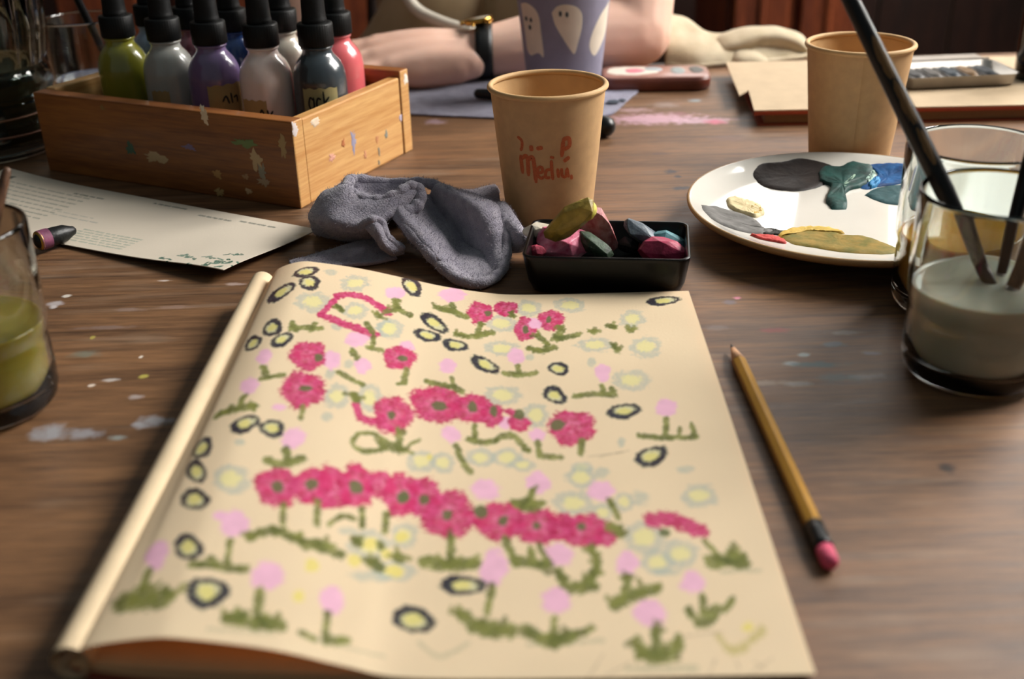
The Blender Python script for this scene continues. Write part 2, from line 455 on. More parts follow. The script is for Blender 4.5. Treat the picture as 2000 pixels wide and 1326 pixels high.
# ------------------------------------------------------------------ drawing canvas (colours of a drawn sheet, held on the mesh)
def value_noise(h, w, cell, seed):
    rs = np.random.RandomState(seed)
    a = rs.rand(int(h / cell) + 3, int(w / cell) + 3)
    y = np.arange(h) / cell; x = np.arange(w) / cell
    yi = y.astype(int); xi = x.astype(int)
    fy = (y - yi)[:, None]; fx = (x - xi)[None, :]
    fy = fy * fy * (3 - 2 * fy); fx = fx * fx * (3 - 2 * fx)
    g = lambda i, j: a[np.ix_(yi + i, xi + j)]
    return (g(0, 0) * (1 - fy) + g(1, 0) * fy) * (1 - fx) + (g(0, 1) * (1 - fy) + g(1, 1) * fy) * fx

def sst(a, b, x):
    t = np.clip((x - a) / (b - a), 0, 1); return t * t * (3 - 2 * t)

class Canvas:
    def __init__(s, X, Y, paper, mm):
        s.X, s.Y = X, Y                        # mm coordinates of every vertex
        h, w = X.shape
        s.n1 = value_noise(h, w, 1.1 / mm, 1); s.n2 = value_noise(h, w, 3.2 / mm, 2); s.n3 = value_noise(h, w, 0.5 / mm, 3)
        p = np.array(lin(paper)); s.C = np.ones((h, w, 3)) * p * (0.97 + 0.05 * value_noise(h, w, 22 / mm, 4))[:, :, None]
    def win(s, x0, x1, y0, y1):
        xr = s.X[0]; i0, i1 = np.searchsorted(s.X.mean(0), (x0 - 4, x1 + 4)); j0, j1 = np.searchsorted(s.Y.mean(1), (y0 - 4, y1 + 4))
        return slice(j0, j1), slice(i0, i1)
    def put(s, W, a, c):
        a = np.clip(a, 0, 1)[..., None]; s.C[W] = s.C[W] * (1 - a) + np.asarray(c) * a
    def ell(s, c, a, b):
        rx = abs(a[0]) + abs(b[0]); ry = abs(a[1]) + abs(b[1])
        W = s.win(c[0] - 1.5 * rx, c[0] + 1.5 * rx, c[1] - 1.5 * ry, c[1] + 1.5 * ry)
        dx = s.X[W] - c[0]; dy = s.Y[W] - c[1]; D = a[0] * b[1] - a[1] * b[0]
        p = (dx * b[1] - dy * b[0]) / D; q = (dy * a[0] - dx * a[1]) / D
        return W, np.hypot(p, q), np.arctan2(q, p)
    def stroke(s, pts, w, ys=1.0):
        P = np.array(pts, float); W = s.win(P[:, 0].min() - w, P[:, 0].max() + w, P[:, 1].min() - w / ys, P[:, 1].max() + w / ys)
        P = P * (1, ys); x, y = s.X[W], s.Y[W] * ys; d = np.full(x.shape, 1e9)
        for (ax, ay), (bx, by) in zip(P[:-1], P[1:]):
            l2 = (bx - ax) ** 2 + (by - ay) ** 2 + 1e-9
            t = np.clip(((x - ax) * (bx - ax) + (y - ay) * (by - ay)) / l2, 0, 1)
            d = np.minimum(d, np.hypot(x - ax - t * (bx - ax), y - ay - t * (by - ay)))
        return W, d / w
    def commit(s, me, name='drawn'):
        at_ = me.color_attributes.new(name, 'FLOAT_COLOR', 'POINT')
        C = np.concatenate([s.C, np.ones(s.C.shape[:2] + (1,))], 2).astype(np.float32)
        at_.data.foreach_set('color', C.ravel())

def sheet_mesh(name, X, Y, Z, m, parent, loc):
    """fine grid mesh from coordinate arrays (metres)"""
    h, w = X.shape
    co = np.stack([X - loc[0], Y - loc[1], Z - loc[2]], 2).reshape(-1, 3).astype(np.float32)
    idx = np.arange(h * w).reshape(h, w)
    q = np.stack([idx[:-1, :-1], idx[:-1, 1:], idx[1:, 1:], idx[1:, :-1]], 2).reshape(-1, 4).astype(np.int32)
    me = bpy.data.meshes.new(name)
    me.vertices.add(len(co)); me.vertices.foreach_set('co', co.ravel())
    me.loops.add(q.size); me.loops.foreach_set('vertex_index', q.ravel())
    me.polygons.add(len(q)); me.polygons.foreach_set('loop_start', np.arange(0, q.size, 4, dtype=np.int32))
    me.polygons.foreach_set('use_smooth', np.ones(len(q), dtype=bool))
    me.update(calc_edges=True)
    me.materials.append(m)
    o = bpy.data.objects.new(name, me); COL.objects.link(o)
    if parent: o.parent = parent
    return o

# ------------------------------------------------------------------ the sketchbook
FARX = [-.1425, -.135, -.130, -.117, -.103, -.082, -.059, -.038, -.017, 0, .03, .06, .12]
FARZ = [.011, .0187, .025, .029, .0275, .0235, .0175, .012, .008, .006, .0055, .0057, .006]
NEAX = [-.155, -.148, -.139, -.1206, -.108, -.08, -.057, -.039, 0, .06, .12]
NEAZ = [.008, .0135, .0195, .0225, .0222, .017, .0095, .0045, .003, .003, .003]
def smooth1(xs, zs):
    P = np.array(smooth_prof(list(zip(xs, zs)), 8)); return P[:, 0], P[:, 1]
fX, fZ = smooth1(FARX, FARZ); nX, nZ = smooth1(NEAX, NEAZ)
BY0, BY1 = 0.277, 0.579
def page_z(X, Y):
    t = (Y - BY0) / (BY1 - BY0)
    return (1 - t) * np.interp(X, nX, nZ) + t * np.interp(X, fX, fZ)
book = thing('sketchbook', 'open sketchbook with a bulging cream page of crayoned pink and magenta flowers', 'sketchbook', (-0.02, 0.43, 0))
M_page = mat('drawn_paper', 'ead0a8', rough=0.75, attr='drawn', bump=0.12, bscale=900, spec=0.25)
M_paper = mat('cream_paper', 'e6ceaa', rough=0.75, var=0.05, bump=0.1, bscale=800, spec=0.25)
def translucent(m, amt, colr):
    nt = m.node_tree; b = nt.nodes['Principled BSDF']; out = nt.nodes['Material Output']
    tr = nt.nodes.new('ShaderNodeBsdfTranslucent'); tr.inputs['Color'].default_value = (*lin(colr), 1)
    mx = nt.nodes.new('ShaderNodeMixShader'); mx.inputs[0].default_value = amt
    nt.links.new(b.outputs[0], mx.inputs[1]); nt.links.new(tr.outputs[0], mx.inputs[2]); nt.links.new(mx.outputs[0], out.inputs['Surface'])
translucent(M_page, .18, 'e0904a')
M_under_glow = mat('under_paper_glow_tint', 'd6aa7c', rough=.8, var=.05)  # warm light under the arched page is put into the cream sheets' colour
M_cover = mat('red_brown_cover', '8a3a22', rough=0.6, var=0.1)
def book_sheet(nx, ny, xl0, xl1, shrink=0.0):
    t = np.linspace(0, 1, ny)[:, None]; s = np.linspace(0, 1, nx)[None, :]
    xl = xl0 + (xl1 - xl0) * t; xr = 0.0953 + (0.1008 - 0.0953) * t - shrink
    X = xl + (xr - xl) * s
    Y = BY0 + (BY1 - BY0) * t + 0 * s - 0.018 * X
    return X, Y
X, Y = book_sheet(520, 640, -0.1500, -0.1425)
pg = sheet_mesh('painted_page', X, Y, page_z(X, Y + 0.018 * X), M_page, book, book.location)
pg['label'] = 'cream page covered with crayoned flowers'
PAINT="""s -99 570.3 4 1.4 0.6 -4.4
s -113 394.4 2.7 0.1 0.6 -2.8
s -81.7 421.7 2.7 1 0.6 -4.7
s -87.9 507.4 3.2 1 0.7 -5.4
s -78 471.7 2.6 1.2 0.6 -5.5
s -85 458.5 3 0.8 0.7 -5.4
s 8.9 502.8 2.6 -0.1 -0.1 -4.6
s 39.6 494.9 2.5 -0.2 -0.5 -6.2
s 46.8 419.7 2.2 -0.1 -0.5 -4.8
s 36 396 4.1 -0.2 -0.4 -4.8
s 50.1 376.4 4.3 -0.2 -0.9 -7.4
s 71.4 396.4 4.5 -0.2 -0.5 -3.5
s -52.4 324.5 9.3 2.7 0.4 -3.8
s -63.8 346.9 3.8 1.4 0.3 -2.6
s 34.3 355.5 4.2 -0.2 -0.5 -5.5
s 54.1 329.5 6.3 -0.3 -0.4 -2.7
l -84.6 560.8 8.2 3.8 1.1 -10.1
l -103 531 8.7 2.9 1.7 -11.9
l -81 528.2 6.6 3.2 1 -9.5
l -64 515 4.9 2.4 0.8 -9.9
l -79.6 440 5.6 2.5 1.3 -10.5
l -65.6 444.7 5.4 2.4 1.2 -12.1
l 9.6 561.3 7.5 -0.3 -0.3 -10.8
l 32.7 563.7 9.3 -0.8 -0.6 -9.8
l -5.4 541.5 8.6 0.7 -0 -10.6
l -62.4 515.8 6.6 3.1 1 -12.2
l 65.2 543.7 7.2 -0.6 -1.3 -11.9
l 42.4 514.3 10 -0.7 -0.7 -8.5
l 68.5 510.4 8.6 -0.6 -1.5 -12.6
l -5.6 511.8 9.1 0.6 -0 -9
l 57.3 475.3 9.3 -0.6 -1.1 -10.3
l -5.4 463.7 9.2 0.4 -0.1 -9.9
l 10 444.9 6.2 -0.3 -0.4 -11.2
l -40.1 402.6 6 0.9 0.5 -8.4
l -30.9 403.2 5.4 0.6 0.3 -7.8
l -15.1 408.7 6.2 0.4 0.1 -8.1
l -3.5 409.4 6.9 0.1 -0.1 -8.2
l 2.9 403.5 5.4 -0.2 -0.1 -5.8
l 28 400.5 5.4 -0.3 -0.3 -4.5
l -111.5 367.8 7.4 0.8 2.2 -10.5
l 27.2 393.2 6.3 -0.3 -0.6 -9.2
l 22.9 374.7 8.2 -0.4 -0.6 -9.1
l 34.1 367.6 4.9 -0.3 -0.6 -6.4
l 43.3 374.5 4.1 -0.2 -0.7 -6.6
l 48.7 350.6 8.1 -0.4 -1.3 -10.6
l 51.7 335.3 6.4 -0.3 -1 -7.5
l 61.2 340 7.1 -0.3 -1.2 -8.3
l 74.2 377.3 7.6 -0.4 -1.4 -8.3
l -43.7 351 5.2 1.5 0.5 -7.7
l -55.3 341.2 7.7 2.4 0.9 -9.2
l -45.5 329.6 7.6 2 0.5 -5.9
y -55.4 341.7 2.6 0.8 0.4 -3.7
y -60 330.7 2.8 1 0.4 -4.1
y -49.2 338.8 2.4 0.7 0.3 -3.5
y -45.5 329.6 3.5 1 0.3 -3.9
y -44.8 349.9 2.8 0.9 0.3 -3.9
y -73.8 322.8 2.7 0.9 0.6 -4
y -75.8 305.3 2.3 0.8 0.5 -3.5
y 77.9 298.3 2.2 -0.1 -0.5 -2.7
y -36.7 406.5 1.4 0.2 0.1 -2.6
p -76.8 496.7 5.9 2.8 0.9 -8.2
p -86 472.2 4.7 1.4 1.1 -9
p -71.4 472.2 3.9 1.8 0.8 -7.6
p -116.8 468.1 4 -2.4 0.1 -8
p -118.7 441.6 3.6 3.5 2.8 -6.8
p -92.2 401.4 4.1 5.4 2.7 -6.4
p -102.2 424.2 2.8 0.7 0.6 -3.4
p -63.2 559.1 5.4 2.7 0.7 -8.7
p -32.6 570.1 7.9 2.6 0.3 -9.1
p 12.2 540.9 4.7 -0.2 -0.2 -7.8
p -52.8 500.7 3.9 1.7 0.4 -5.6
p 1.7 504 4.5 -0.2 -0.1 -9.1
p -31.9 488.1 4.5 0.9 0.3 -7.8
p 44.1 483.9 3.8 -0.3 -0.9 -9.9
p 70.4 448.4 5.1 -0.3 -1.2 -8.8
p -4 438.2 3.4 0.3 -0 -6.2
p 9.9 427.9 3.9 -0.2 -0.2 -6
p -28.4 426.3 4.6 0.6 0.3 -7.2
p -104.5 340.2 5.6 1.1 1.7 -8.3
p -110.8 344 2.5 0 0.7 -3.3
p -128.4 323.3 4.7 -4.5 -0.8 -8
p -87.8 313.7 5.5 1 1.4 -8.1
p -64.8 307.6 4.2 1.4 0.9 -6.8
p -12.8 385 6.2 0.3 0.1 -7.9
p 9.1 390 5.4 -0.2 -0.3 -8.7
p 34.9 382.5 5.8 -0.3 -0.7 -7.9
p -9.2 334.2 5.4 -1.7 -1.5 -11.4
p 15.2 341.5 6.2 -0.3 -0.4 -7.7
p 40.5 335.2 4.5 -0.2 -0.8 -7.7
p 13.1 315.7 5.4 -0.2 -0.3 -7.1
p 45.8 306.8 6 -2.8 -2.2 -7.2
p 63 323 4.6 -0.2 -1 -6.6
m 1.9 -92.2 541.9 -84.7 545.5 -78.4 545 -65.3 536
m 1.7 -91.8 538.9 -96.9 518
m 2 -96.8 517 -82.4 510.1 -68.6 506.2
m 1.7 -71 436.3 -67 425.7 -59.9 427.4 -56 434
m 1.6 -3.1 448.1 -0 447.6
m 2.8 52.6 361.6 61.8 360.8 70.7 353.6
m 2.2 -69.9 537.8 -64.7 533.3
f -97.1 473.2 7.6 2.2 1.9 -13.1
f -94.8 441.7 8.8 2.4 2.2 -14.5
f -16.9 552.3 6.6 1.1 0.2 -12.9
f -3 560 6.3 0.4 -0.1 -9.1
f 7.5 534.9 5.6 -0.2 -0.3 -13.2
f 21.5 544.7 6.7 -0.2 -0.5 -12
f -55.2 488.2 7.3 3.2 0.8 -10.9
f -54.3 434.7 7.9 3.1 1.1 -14.2
f -36 451.6 10.7 1.7 0.7 -15.5
f -19.5 449.6 8.7 0.9 0.2 -12.3
f -10.2 444.5 4.8 0.4 0 -9.8
f 2.1 437.7 4.8 -0.2 -0.1 -6.7
f 25.7 433.8 9.9 -0.5 -0.9 -14
f -73.4 371.1 7.4 2.9 1.7 -13.1
f -55.6 380.5 5.2 1.8 0.8 -9
f -93 366.2 7.7 1.7 2 -12.1
f -80.8 369.6 6.7 2.5 1.6 -11.2
f -64.3 375.9 6.2 2.4 1.5 -13.4
f -45.6 377 7.7 2.3 0.9 -13
f -37 376.5 7.2 0.5 0.7 -13.2
f -27.1 367 9.7 0.7 0.6 -14.9
f -6.6 363.8 9.5 0.1 -0 -12
f 17.7 359 5.4 -0.2 -0.5 -8.5
f 7.7 360.1 8.4 -0.4 -0.4 -11.3
f 34 352.7 4.3 -0.2 -0.6 -6.7
f 26 356.5 9.3 -0.4 -0.7 -9.8
p 12.2 539.8 3.8 -0.1 -0.2 -6.1
p -85.5 471.5 3 0.9 0.9 -6.7
c -92.2 472.1 2 0.6 0.5 -3.9
c -93.8 442.7 3 0.8 0.4 -2.6
c -53.6 488 2.4 1 0.2 -2.7
c -54.9 433.7 1.9 0.7 0.3 -3.6
c -34.3 449.6 3.7 0.6 0.2 -3.9
c -19.2 451.2 2.3 0.4 0.1 -5.2
c -9.4 448.4 2 0.2 0 -4.9
c 2.3 446 2.5 -0.1 -0.1 -5.1
c 19.7 435.5 3.4 -0.1 -0.2 -4.7
c -93.1 365.6 2.2 0.5 0.7 -3.9
c -80.6 370.8 2.5 0.9 0.6 -4
c -63.9 375.5 2.7 1.1 0.5 -4.2
c -45.6 375.3 2.6 0.9 0.3 -4.7
c -45.4 374.9 2 0.7 0.2 -3.1
c -37.4 376.1 2.1 0.2 0.2 -3.5
c -27.5 366.3 2.2 0.1 0.1 -3.7
c -5.4 363.8 2 0.1 -0 -3.4
c 7.3 360.1 1.5 -0.1 -0.1 -2.8
c 24.9 358.7 2 -0.1 -0.2 -2.8
c -12.7 551.9 2 0.3 0 -3.8
c 7.5 533.9 1.6 -0.1 -0.1 -5.2
c 20.2 545.8 1.5 -0.1 -0.2 -4.2
c 56.9 352.9 2.1 -0.1 -0.4 -2.7
c -14.3 369.2 2.7 0.1 0.1 -4.9
w 0.6 -101.1 284.4 -80.2 285.3
w 0.5 -67.3 286.9 -45.3 286.1
w 0.8 -34.6 293.8 -27 287.7 -17.8 294
w 0.8 74.5 328.6 88.7 328.5
w 0.7 2.5 292.9 28.1 294
w 1 34.7 280.4 57.2 279.5
g 1.2 -109.1 498.7 -102.8 500.8 -94.8 502.4
g 1.1 -109.6 504.3 -106.4 497.3
g 1.1 -98.7 506.8 -99.3 499.1
g 1.2 -115.7 458.3 -113.1 452.1
g 0.8 -114.5 447.3 -110.3 449.1 -104.8 453.1
g 1.1 -119.1 431.9 -119.4 422.6
g 1.3 -128.5 419.4 -122.9 421.1 -112.7 422.1
g 0.8 -92.6 427.5 -91.9 417.7
g 1.2 -77.9 484.6 -74.9 479.1
g 1 -69.2 503.1 -69 492.3
g 1 -71.3 491.2 -64 491.1
g 0.9 -81.4 461.2 -76.5 458.4 -70 455
g 1.5 -72.2 444 -71.1 440.7
g 1.2 -94.1 391.9 -92.1 383.7
g 1.2 -100.6 382.9 -93.1 381.6 -86.6 387.4
g 0.8 -67.2 413.9 -69 405.1 -63.8 401.4 -55.2 406.8
g 0.7 -67.2 413.9 -61.7 416.2 -55.7 413.2
g 1.3 -90.6 529 -87.7 525.9
g 1.3 -69.9 528.7 -68.8 526.2
g 1.1 -73.8 516 -70.5 508.1
g 1.7 -62 549 -60.9 540.2
g 1.2 -66 533.6 -60.3 538.5 -53.1 535.9
g 1.4 -41 551.9 -31.4 549 -24 544.9
g 1.2 -32.2 558.2 -30.9 549.1
g 1.3 -29.2 523.5 -20 522.9 -10.4 529.6
g 1.3 -16.7 538.7 -18.3 524.3
g 1.3 -0.3 553.9 1 550.7
g 1.3 8.7 512.2 14.7 509.1 21.8 512.6
g 1.3 13.6 526.6 18.5 516.6
g 1.7 26.5 535.2 24 522.2
g 1.2 21.4 522.3 28.5 524 35.8 527.5
g 1.6 43.1 529.6 43.7 529.5
g 1.6 53.9 534.8 54.4 534.8
g 1.5 62.3 529.5 62.8 529.5
g 1.6 52.8 509.7 53.9 507.7
g 1.1 2.7 493.1 3 484.2
g 1.1 -4.5 485.6 3 483.4 11.4 485.7
g 1.2 -51.7 477.8 -51.7 466.3
g 0.6 -54.5 462.7 -50.8 465
g 1 42.6 471.2 42.8 463.8
g 1.1 29 461.4 37.1 463.3 48.2 461.8
g 1.2 47.1 467.1 47.7 465.1
g 1.1 69 437.9 67.3 425.5
g 0.9 55.1 424.1 66.8 422 80.6 421.9
g 0.8 73.9 429.5 73 423.8
g 1 79.6 432 79.7 423.4
g 1.1 -41.6 470.4 -29.5 468.4 -24.6 464.5
g 0.9 -29.8 477.5 -28.7 468.6
g 1.3 -50.7 421.9 -49.8 410.1
g 1.4 -56.9 410.1 -48.3 409.3
g 0.6 -45.8 414.2 -41.8 419.1
g 1 -18.1 434.9 -17.6 424.9
g 1.1 -20.5 423.1 -11.6 421.2 -1.8 427.5 5.4 414.8
g 1.1 10 421.5 10.4 411.9
g 0.9 10.4 409.8 19.8 408.8
g 1.2 29.5 422.1 28.4 412.5
g 1.1 -25.5 417 -23 405.3 -19.3 398
g 1 -89 354.6 -87.6 343.7
g 1.3 -97 333.2 -92.4 337.8 -86 338 -77.7 334.2 -70.7 334.7
g 1 -77.1 360.1 -75.3 347
g 0.7 -71.1 347.5 -67.3 354.5 -62.7 355.1
g 0.9 -60.4 361.8 -59.4 351.9
g 1 -51.2 362.6 -50.9 351.3
g 1.2 -70 333.9 -64.7 332.6
g 1.3 -60.3 341.8 -59.6 341.4
g 1.1 -51.9 343 -51.2 342.7
g 1.4 -45.2 338.5 -44.5 337.6
g 1.5 -53.7 331.7 -51.1 330.5
g 0.9 -103.6 329.8 -102.3 318.8
g 0.9 -114.3 315.9 -107.5 315.9 -101.2 315.1 -95.2 315.7
g 1 -108.2 319.3 -107.1 317
g 1.3 -128.9 313.5 -128.3 304.8
g 2 -134.2 299.3 -126.9 298 -117.9 298.6
g 1.1 -120.2 302.8 -118.6 301.3
g 1.2 -88.6 305.1 -87.3 292.7
g 1.4 -96.6 290.2 -89.6 289.7 -78.7 290
g 1.1 -94.1 293.3 -92.9 291.7
g 0.9 -65.6 299.6 -64.7 288.6
g 0.6 -72.7 288.5 -67.9 286.7
g 0.9 -63.9 287.1 -57.4 290
g 1.3 6.2 383 4.7 374
g 1.4 -0.5 375.7 4.6 372.5 9.9 374.5
g 1.1 37.8 375.5 39.7 363.7
g 1.7 38.9 355.9 39.5 353.8
g 1.3 -25.7 351.8 -25.1 335
g 1.7 -35.6 337.1 -25.1 335.6 -16.4 336.6
g 1.2 -5 351.3 -1.1 337
g 1.3 -1.1 338.2 3.7 336.8 10.1 335.3
g 1.2 4.7 344.6 5.3 338
g 0.9 8.1 347.1 10.9 335.2
g 1.5 14.7 331.3 18.1 322.6 26.8 323.4
g 1.3 27.6 344.9 29.3 335.7 26.1 324.7
g 1.3 39.6 326.5 38.6 316.9
g 1.5 33.5 312.5 40.1 316.9 49 320
g 1.1 -9.9 323.2 -11.4 310.3
g 1.7 -21.2 309.1 -13.6 301.5 -3.2 300.5
g 1 11.9 305.5 11.6 300
g 1.4 3.4 299.3 9.8 293.7 17.3 296.5
g 0.8 17.3 296.5 25 300.5
g 1.3 46.6 298.5 45.1 287
g 1.5 38.9 292.5 41.8 286.1 49.6 285.8 53.3 291.8
g 1 65.1 314.6 63.8 306.6
g 1.2 59.3 306.8 62.9 301.1 69.4 308.6
g 0.8 71.4 307.4 75.5 312.9
g 0.9 71.3 346.8 75.9 336.1
g 1.7 70.9 335 77.9 334.1 83.6 334.4
g 1.4 80.2 339.7 80.6 337.8
v 1.3 67.4 293.4 71.3 286.9 82.8 297
k 0.2 21.7 277 27.6 287.7
k 0.2 27.4 277.7 36.4 283.3
k 0.2 64.2 283.2 60.9 276.4
k 0.2 70.7 283.9 71.2 278.9
k 0.2 74.9 276.8 83.4 283.4
k 0.2 76.7 281.6 79.5 278.5
k 0.2 31.5 408.9 47 411.4
k 0.3 56 294.9 68.7 296.5
k 0.2 35.8 408 49.4 412.6
d -112.2 566.6 6.9 2.8 1.2 -6.6
d -108 553.4 6.3 0 0.9 -8.5
d -121.6 542.3 5.3 7.8 3.4 -8.4
d -118.4 499.6 4.3 4.9 3.1 -8.2
d -111.5 485.8 4.7 3.7 1.9 -6.6
d -125.7 486.4 2 7.7 3.4 -5.8
d -114 408.2 5.3 2.6 2.2 -7.1
d -102.1 406.9 5.9 -0.5 0.5 -6.2
d -128.8 393.8 3.6 4.3 3.5 -6.4
d -54.9 571.4 6.3 -6.7 -1.7 -8.8
d -41 533.1 7.2 -4.9 -1.2 -8.5
d -43.7 517.2 6.7 -2.5 -0.7 -6.6
d -29.3 511.1 6.2 -2.1 -0.6 -6.9
d -14.1 493.3 6.4 -7 -1.8 -6.9
d 22.8 489.6 5.9 -1.3 -0.6 -6.3
d 19.5 463.4 5.7 -2.3 -1.1 -7.9
d 50.6 446.1 8 -0.5 -0.7 -6.9
d 84.5 565 8.9 0.4 -0.7 -6.6
d 58.3 407.4 7.3 3 0.1 -6.9
d -127 376.3 5 -3.7 0.8 -8.5
d -122.7 355.9 5.3 1.4 2.9 -7.5
d -117.7 325.9 3.4 4 4.2 -7
d -105.5 301.6 7.4 -2.6 -0.1 -7.6
d -20.8 324.1 7.6 0.2 0.2 -6.1
d -37.1 305.4 7.5 1.1 0.8 -6.6
d 58.3 407.2 7.3 0.7 -0.6 -7.5"""
cv = Canvas(X * 1000, Y * 1000, 'f0dab6', 0.47)
C_MAG = [np.array(lin(c)) for c in ('b00a4c', 'd01c66', 'e25c92', 'a00a40')]
for li, ln in enumerate(PAINT.split('\n')):
    f = ln.split(); k = f[0]; v = [float(x) for x in f[1:]]
    rs = np.random.RandomState(li)
    if k in 'slypfcd':
        W, r, th = cv.ell(v[0:2], v[2:4], v[4:6])
        n1, n2, n3 = cv.n1[W], cv.n2[W], cv.n3[W]
        ph = rs.rand() * 6.28
        rag = r + (n1 - .5) * .30 + (n2 - .5) * .35
        if k == 's':
            cv.put(W, .55 * sst(1.05, .55, rag) * (.5 + n3), lin('a9b9ae'))
        elif k == 'l':
            ring = sst(1.08, .85, rag) * sst(.35, .6, rag)
            cv.put(W, .62 * ring * (.45 + .8 * n3), lin('a7b8b0'))
            cv.put(W, .85 * sst(.60, .42, r + (n1 - .5) * .25), lin('eae2a0'))
        elif k == 'y':
            cv.put(W, .85 * sst(1.0, .75, rag), lin('ecdc7c'))
        elif k == 'p':
            cv.put(W, .95 * sst(1.05, .82, rag), np.array(lin('f6bfda')) * (.93 + .1 * n2)[..., None])
        elif k == 'f':
            edge = 1.10 + .06 * np.cos(5 * th + ph) + .05 * np.cos(3 * th + 2 * ph)
            rr = r / edge + (n1 - .5) * .30
            a = sst(1.05, .92, rr)
            w = np.clip(n1 * .9 + n3 * .5 - .25 + .15 * np.cos(6 * th + ph), 0, 1)[..., None]
            col = C_MAG[0] * (1 - w) + C_MAG[2] * w
            col = np.where((n2 > .62)[..., None], C_MAG[1] * .6 + col * .4, col)
            cv.put(W, a * np.clip(.75 + n3 * .5, 0, 1), col)
            cv.put(W, .3 * sst(.5, .35, rr) * sst(.15, .3, rr) * n1 * 1.5, lin('f0a8c0'))
        elif k == 'c':
            cv.put(W, .92 * sst(1.1, .85, rag), np.array(lin('5c6e44')) * (.7 + .6 * n3)[..., None])
        elif k == 'd':
            edge = 1 + .12 * np.cos(2 * th + ph) + .06 * np.cos(3 * th + ph)
            rr = r / edge + (n1 - .5) * .22
            thick = .56 + .14 * np.cos(th + ph)
            cv.put(W, sst(1.05, .95, rr), np.array(lin('d9d4a8')))
            cv.put(W, sst(1.05, .93, rr) * sst(thick - .08, thick + .06, rr + (n3 - .5) * .25) * np.clip(.78 + n3 * .6, 0, 1), np.array(lin('182f3e')) * (.7 + .5 * n2)[..., None])
            cv.put(W, .9 * sst(.50, .38, r + (n1 - .5) * .2), lin('e4da86'))
    else:
        w = v[0]; P = list(zip(v[1::2], v[2::2]))
        if len(P) > 2: P = smooth_prof(P, 4)
        if k == 'g': w *= 1.3
        W, d = cv.stroke(P, max(w, .35), .55)
        n1, n2, n3 = cv.n1[W], cv.n2[W], cv.n3[W]
        d = d + (n1 - .5) * .75 + (n2 - .5) * .35
        if k == 'm':
            ww = np.clip(n1 * .9 + n3 * .4 - .2, 0, 1)[..., None]
            cv.put(W, sst(1.15, .9, d) * np.clip(.8 + n3 * .4, 0, 1), C_MAG[0] * (1 - ww) + C_MAG[2] * ww)
        elif k == 'g':
            ww = np.clip(n2 * 1.2 - .1, 0, 1)[..., None]
            cv.put(W, sst(1.2, .85, d) * np.clip(.55 + n3 * .9, 0, 1), np.array(lin('55662f')) * (1 - ww) + np.array(lin('8d944f')) * ww)
            if w > 1.6:                        # ragged leaf dabs along the stroke
                Pa = np.array(P)
                for _ in range(int(3 + len(P) * .7)):
                    j = rs.randint(len(Pa)); a0 = rs.rand() * 6.28; ln = w * (1.0 + rs.rand() * 1.3)
                    e = Pa[j] + ln * np.array((math.cos(a0), abs(math.sin(a0)) * 1.7 - .3))
                    W2, d2 = cv.stroke([tuple(Pa[j]), tuple(e)], w * .55, .55)
                    d2 = d2 + (cv.n1[W2] - .5) * .8
                    t = rs.rand()
                    cv.put(W2, .85 * sst(1.2, .7, d2) * np.clip(.5 + cv.n3[W2] * .9, 0, 1), np.array(lin('4f602c')) * (1 - t) + np.array(lin('8a9048')) * t)
        elif k == 'w':
            cv.put(W, .45 * sst(1.3, .3, d) * (.5 + n3), lin('a3a98a'))
        elif k == 'v':
            cv.put(W, .6 * sst(1.2, .6, d) * (.5 + n3), lin('b7ad5a'))
        elif k == 'k':
            cv.put(W, .35 * sst(1.3, .4, d) * (.4 + n3), lin('8a7c68'))
cv.commit(pg.data)
# rolled-back sheets that make the thick round spine on the left
sp = [(-0.1462, 0.2800, 0.0125), (-0.1448, 0.36, 0.0125), (-0.1436, 0.47, 0.0128), (-0.1418, 0.5900, 0.0135)]
spine = MO('spine', rel(join(tube(smooth_prof(sp, 6), 0.0066, 28, cap=False), tube(smooth_prof(sp, 6), 0.0056, 28, cap=False)), book), M_paper, book)
core = MO('spine_lining', rel(tube([(a, b + (0.006 if i == 0 else -0.0012 if i == 3 else 0), c) for i, (a, b, c) in enumerate(sp)], 0.0057, 24), book), M_cover, book, label='reddish-brown lining inside the spine roll')
# the sheets lying below, arching from the spine down to the table
def under(name, drop, flat, m, col=None):
    Xs, Ys = book_sheet(60, 30, -0.1475, -0.1405, 0.0006)
    s = (Xs + 0.1475) / 0.25
    lowz = flat + np.maximum(0.0095 * np.exp(-np.clip(s, 0, 1) / drop) - 0.0002, 0)
    Zs = np.minimum(lowz, page_z(Xs, Ys + 0.018 * Xs) - 0.0011)
    o = sheet_mesh(name, Xs, Ys + 0.0012, np.maximum(Zs, 0.0012), m, book, book.location)
    solidify(o, 0.0005); return o
under('lower_page', 0.24, 0.0026, M_under_glow)
under('lower_page', 0.12, 0.0014, M_under_glow)
cov = under('back_cover', 0.03, 0.0006, M_cover)

# ------------------------------------------------------------------ the pencil
p0, p1 = np.array((0.1127, 0.5125, 0.0037)), np.array((0.1152, 0.3300, 0.0037))
pen = thing('pencil', 'yellow ochre pencil with black ferrule and pink eraser lying right of the sketchbook', 'pencil', tuple(p1), (0, 0, math.atan2(*(p0 - p1)[1::-1])))
PL = float(np.linalg.norm(p0 - p1)); R = 0.0037
def hexring(x, r, n=6): return [(x, r * math.cos(math.pi / 6 + i * 2 * math.pi / n), r * math.sin(math.pi / 6 + i * 2 * math.pi / n)) for i in range(n)]
def rings(rr):
    n = len(rr[0]); V = [p for r in rr for p in r]
    F = [(i * n + k, i * n + (k + 1) % n, (i + 1) * n + (k + 1) % n, (i + 1) * n + k) for i in range(len(rr) - 1) for k in range(n)]
    F += [tuple(reversed(range(n))), tuple(range((len(rr) - 1) * n, len(rr) * n))]
    return V, F
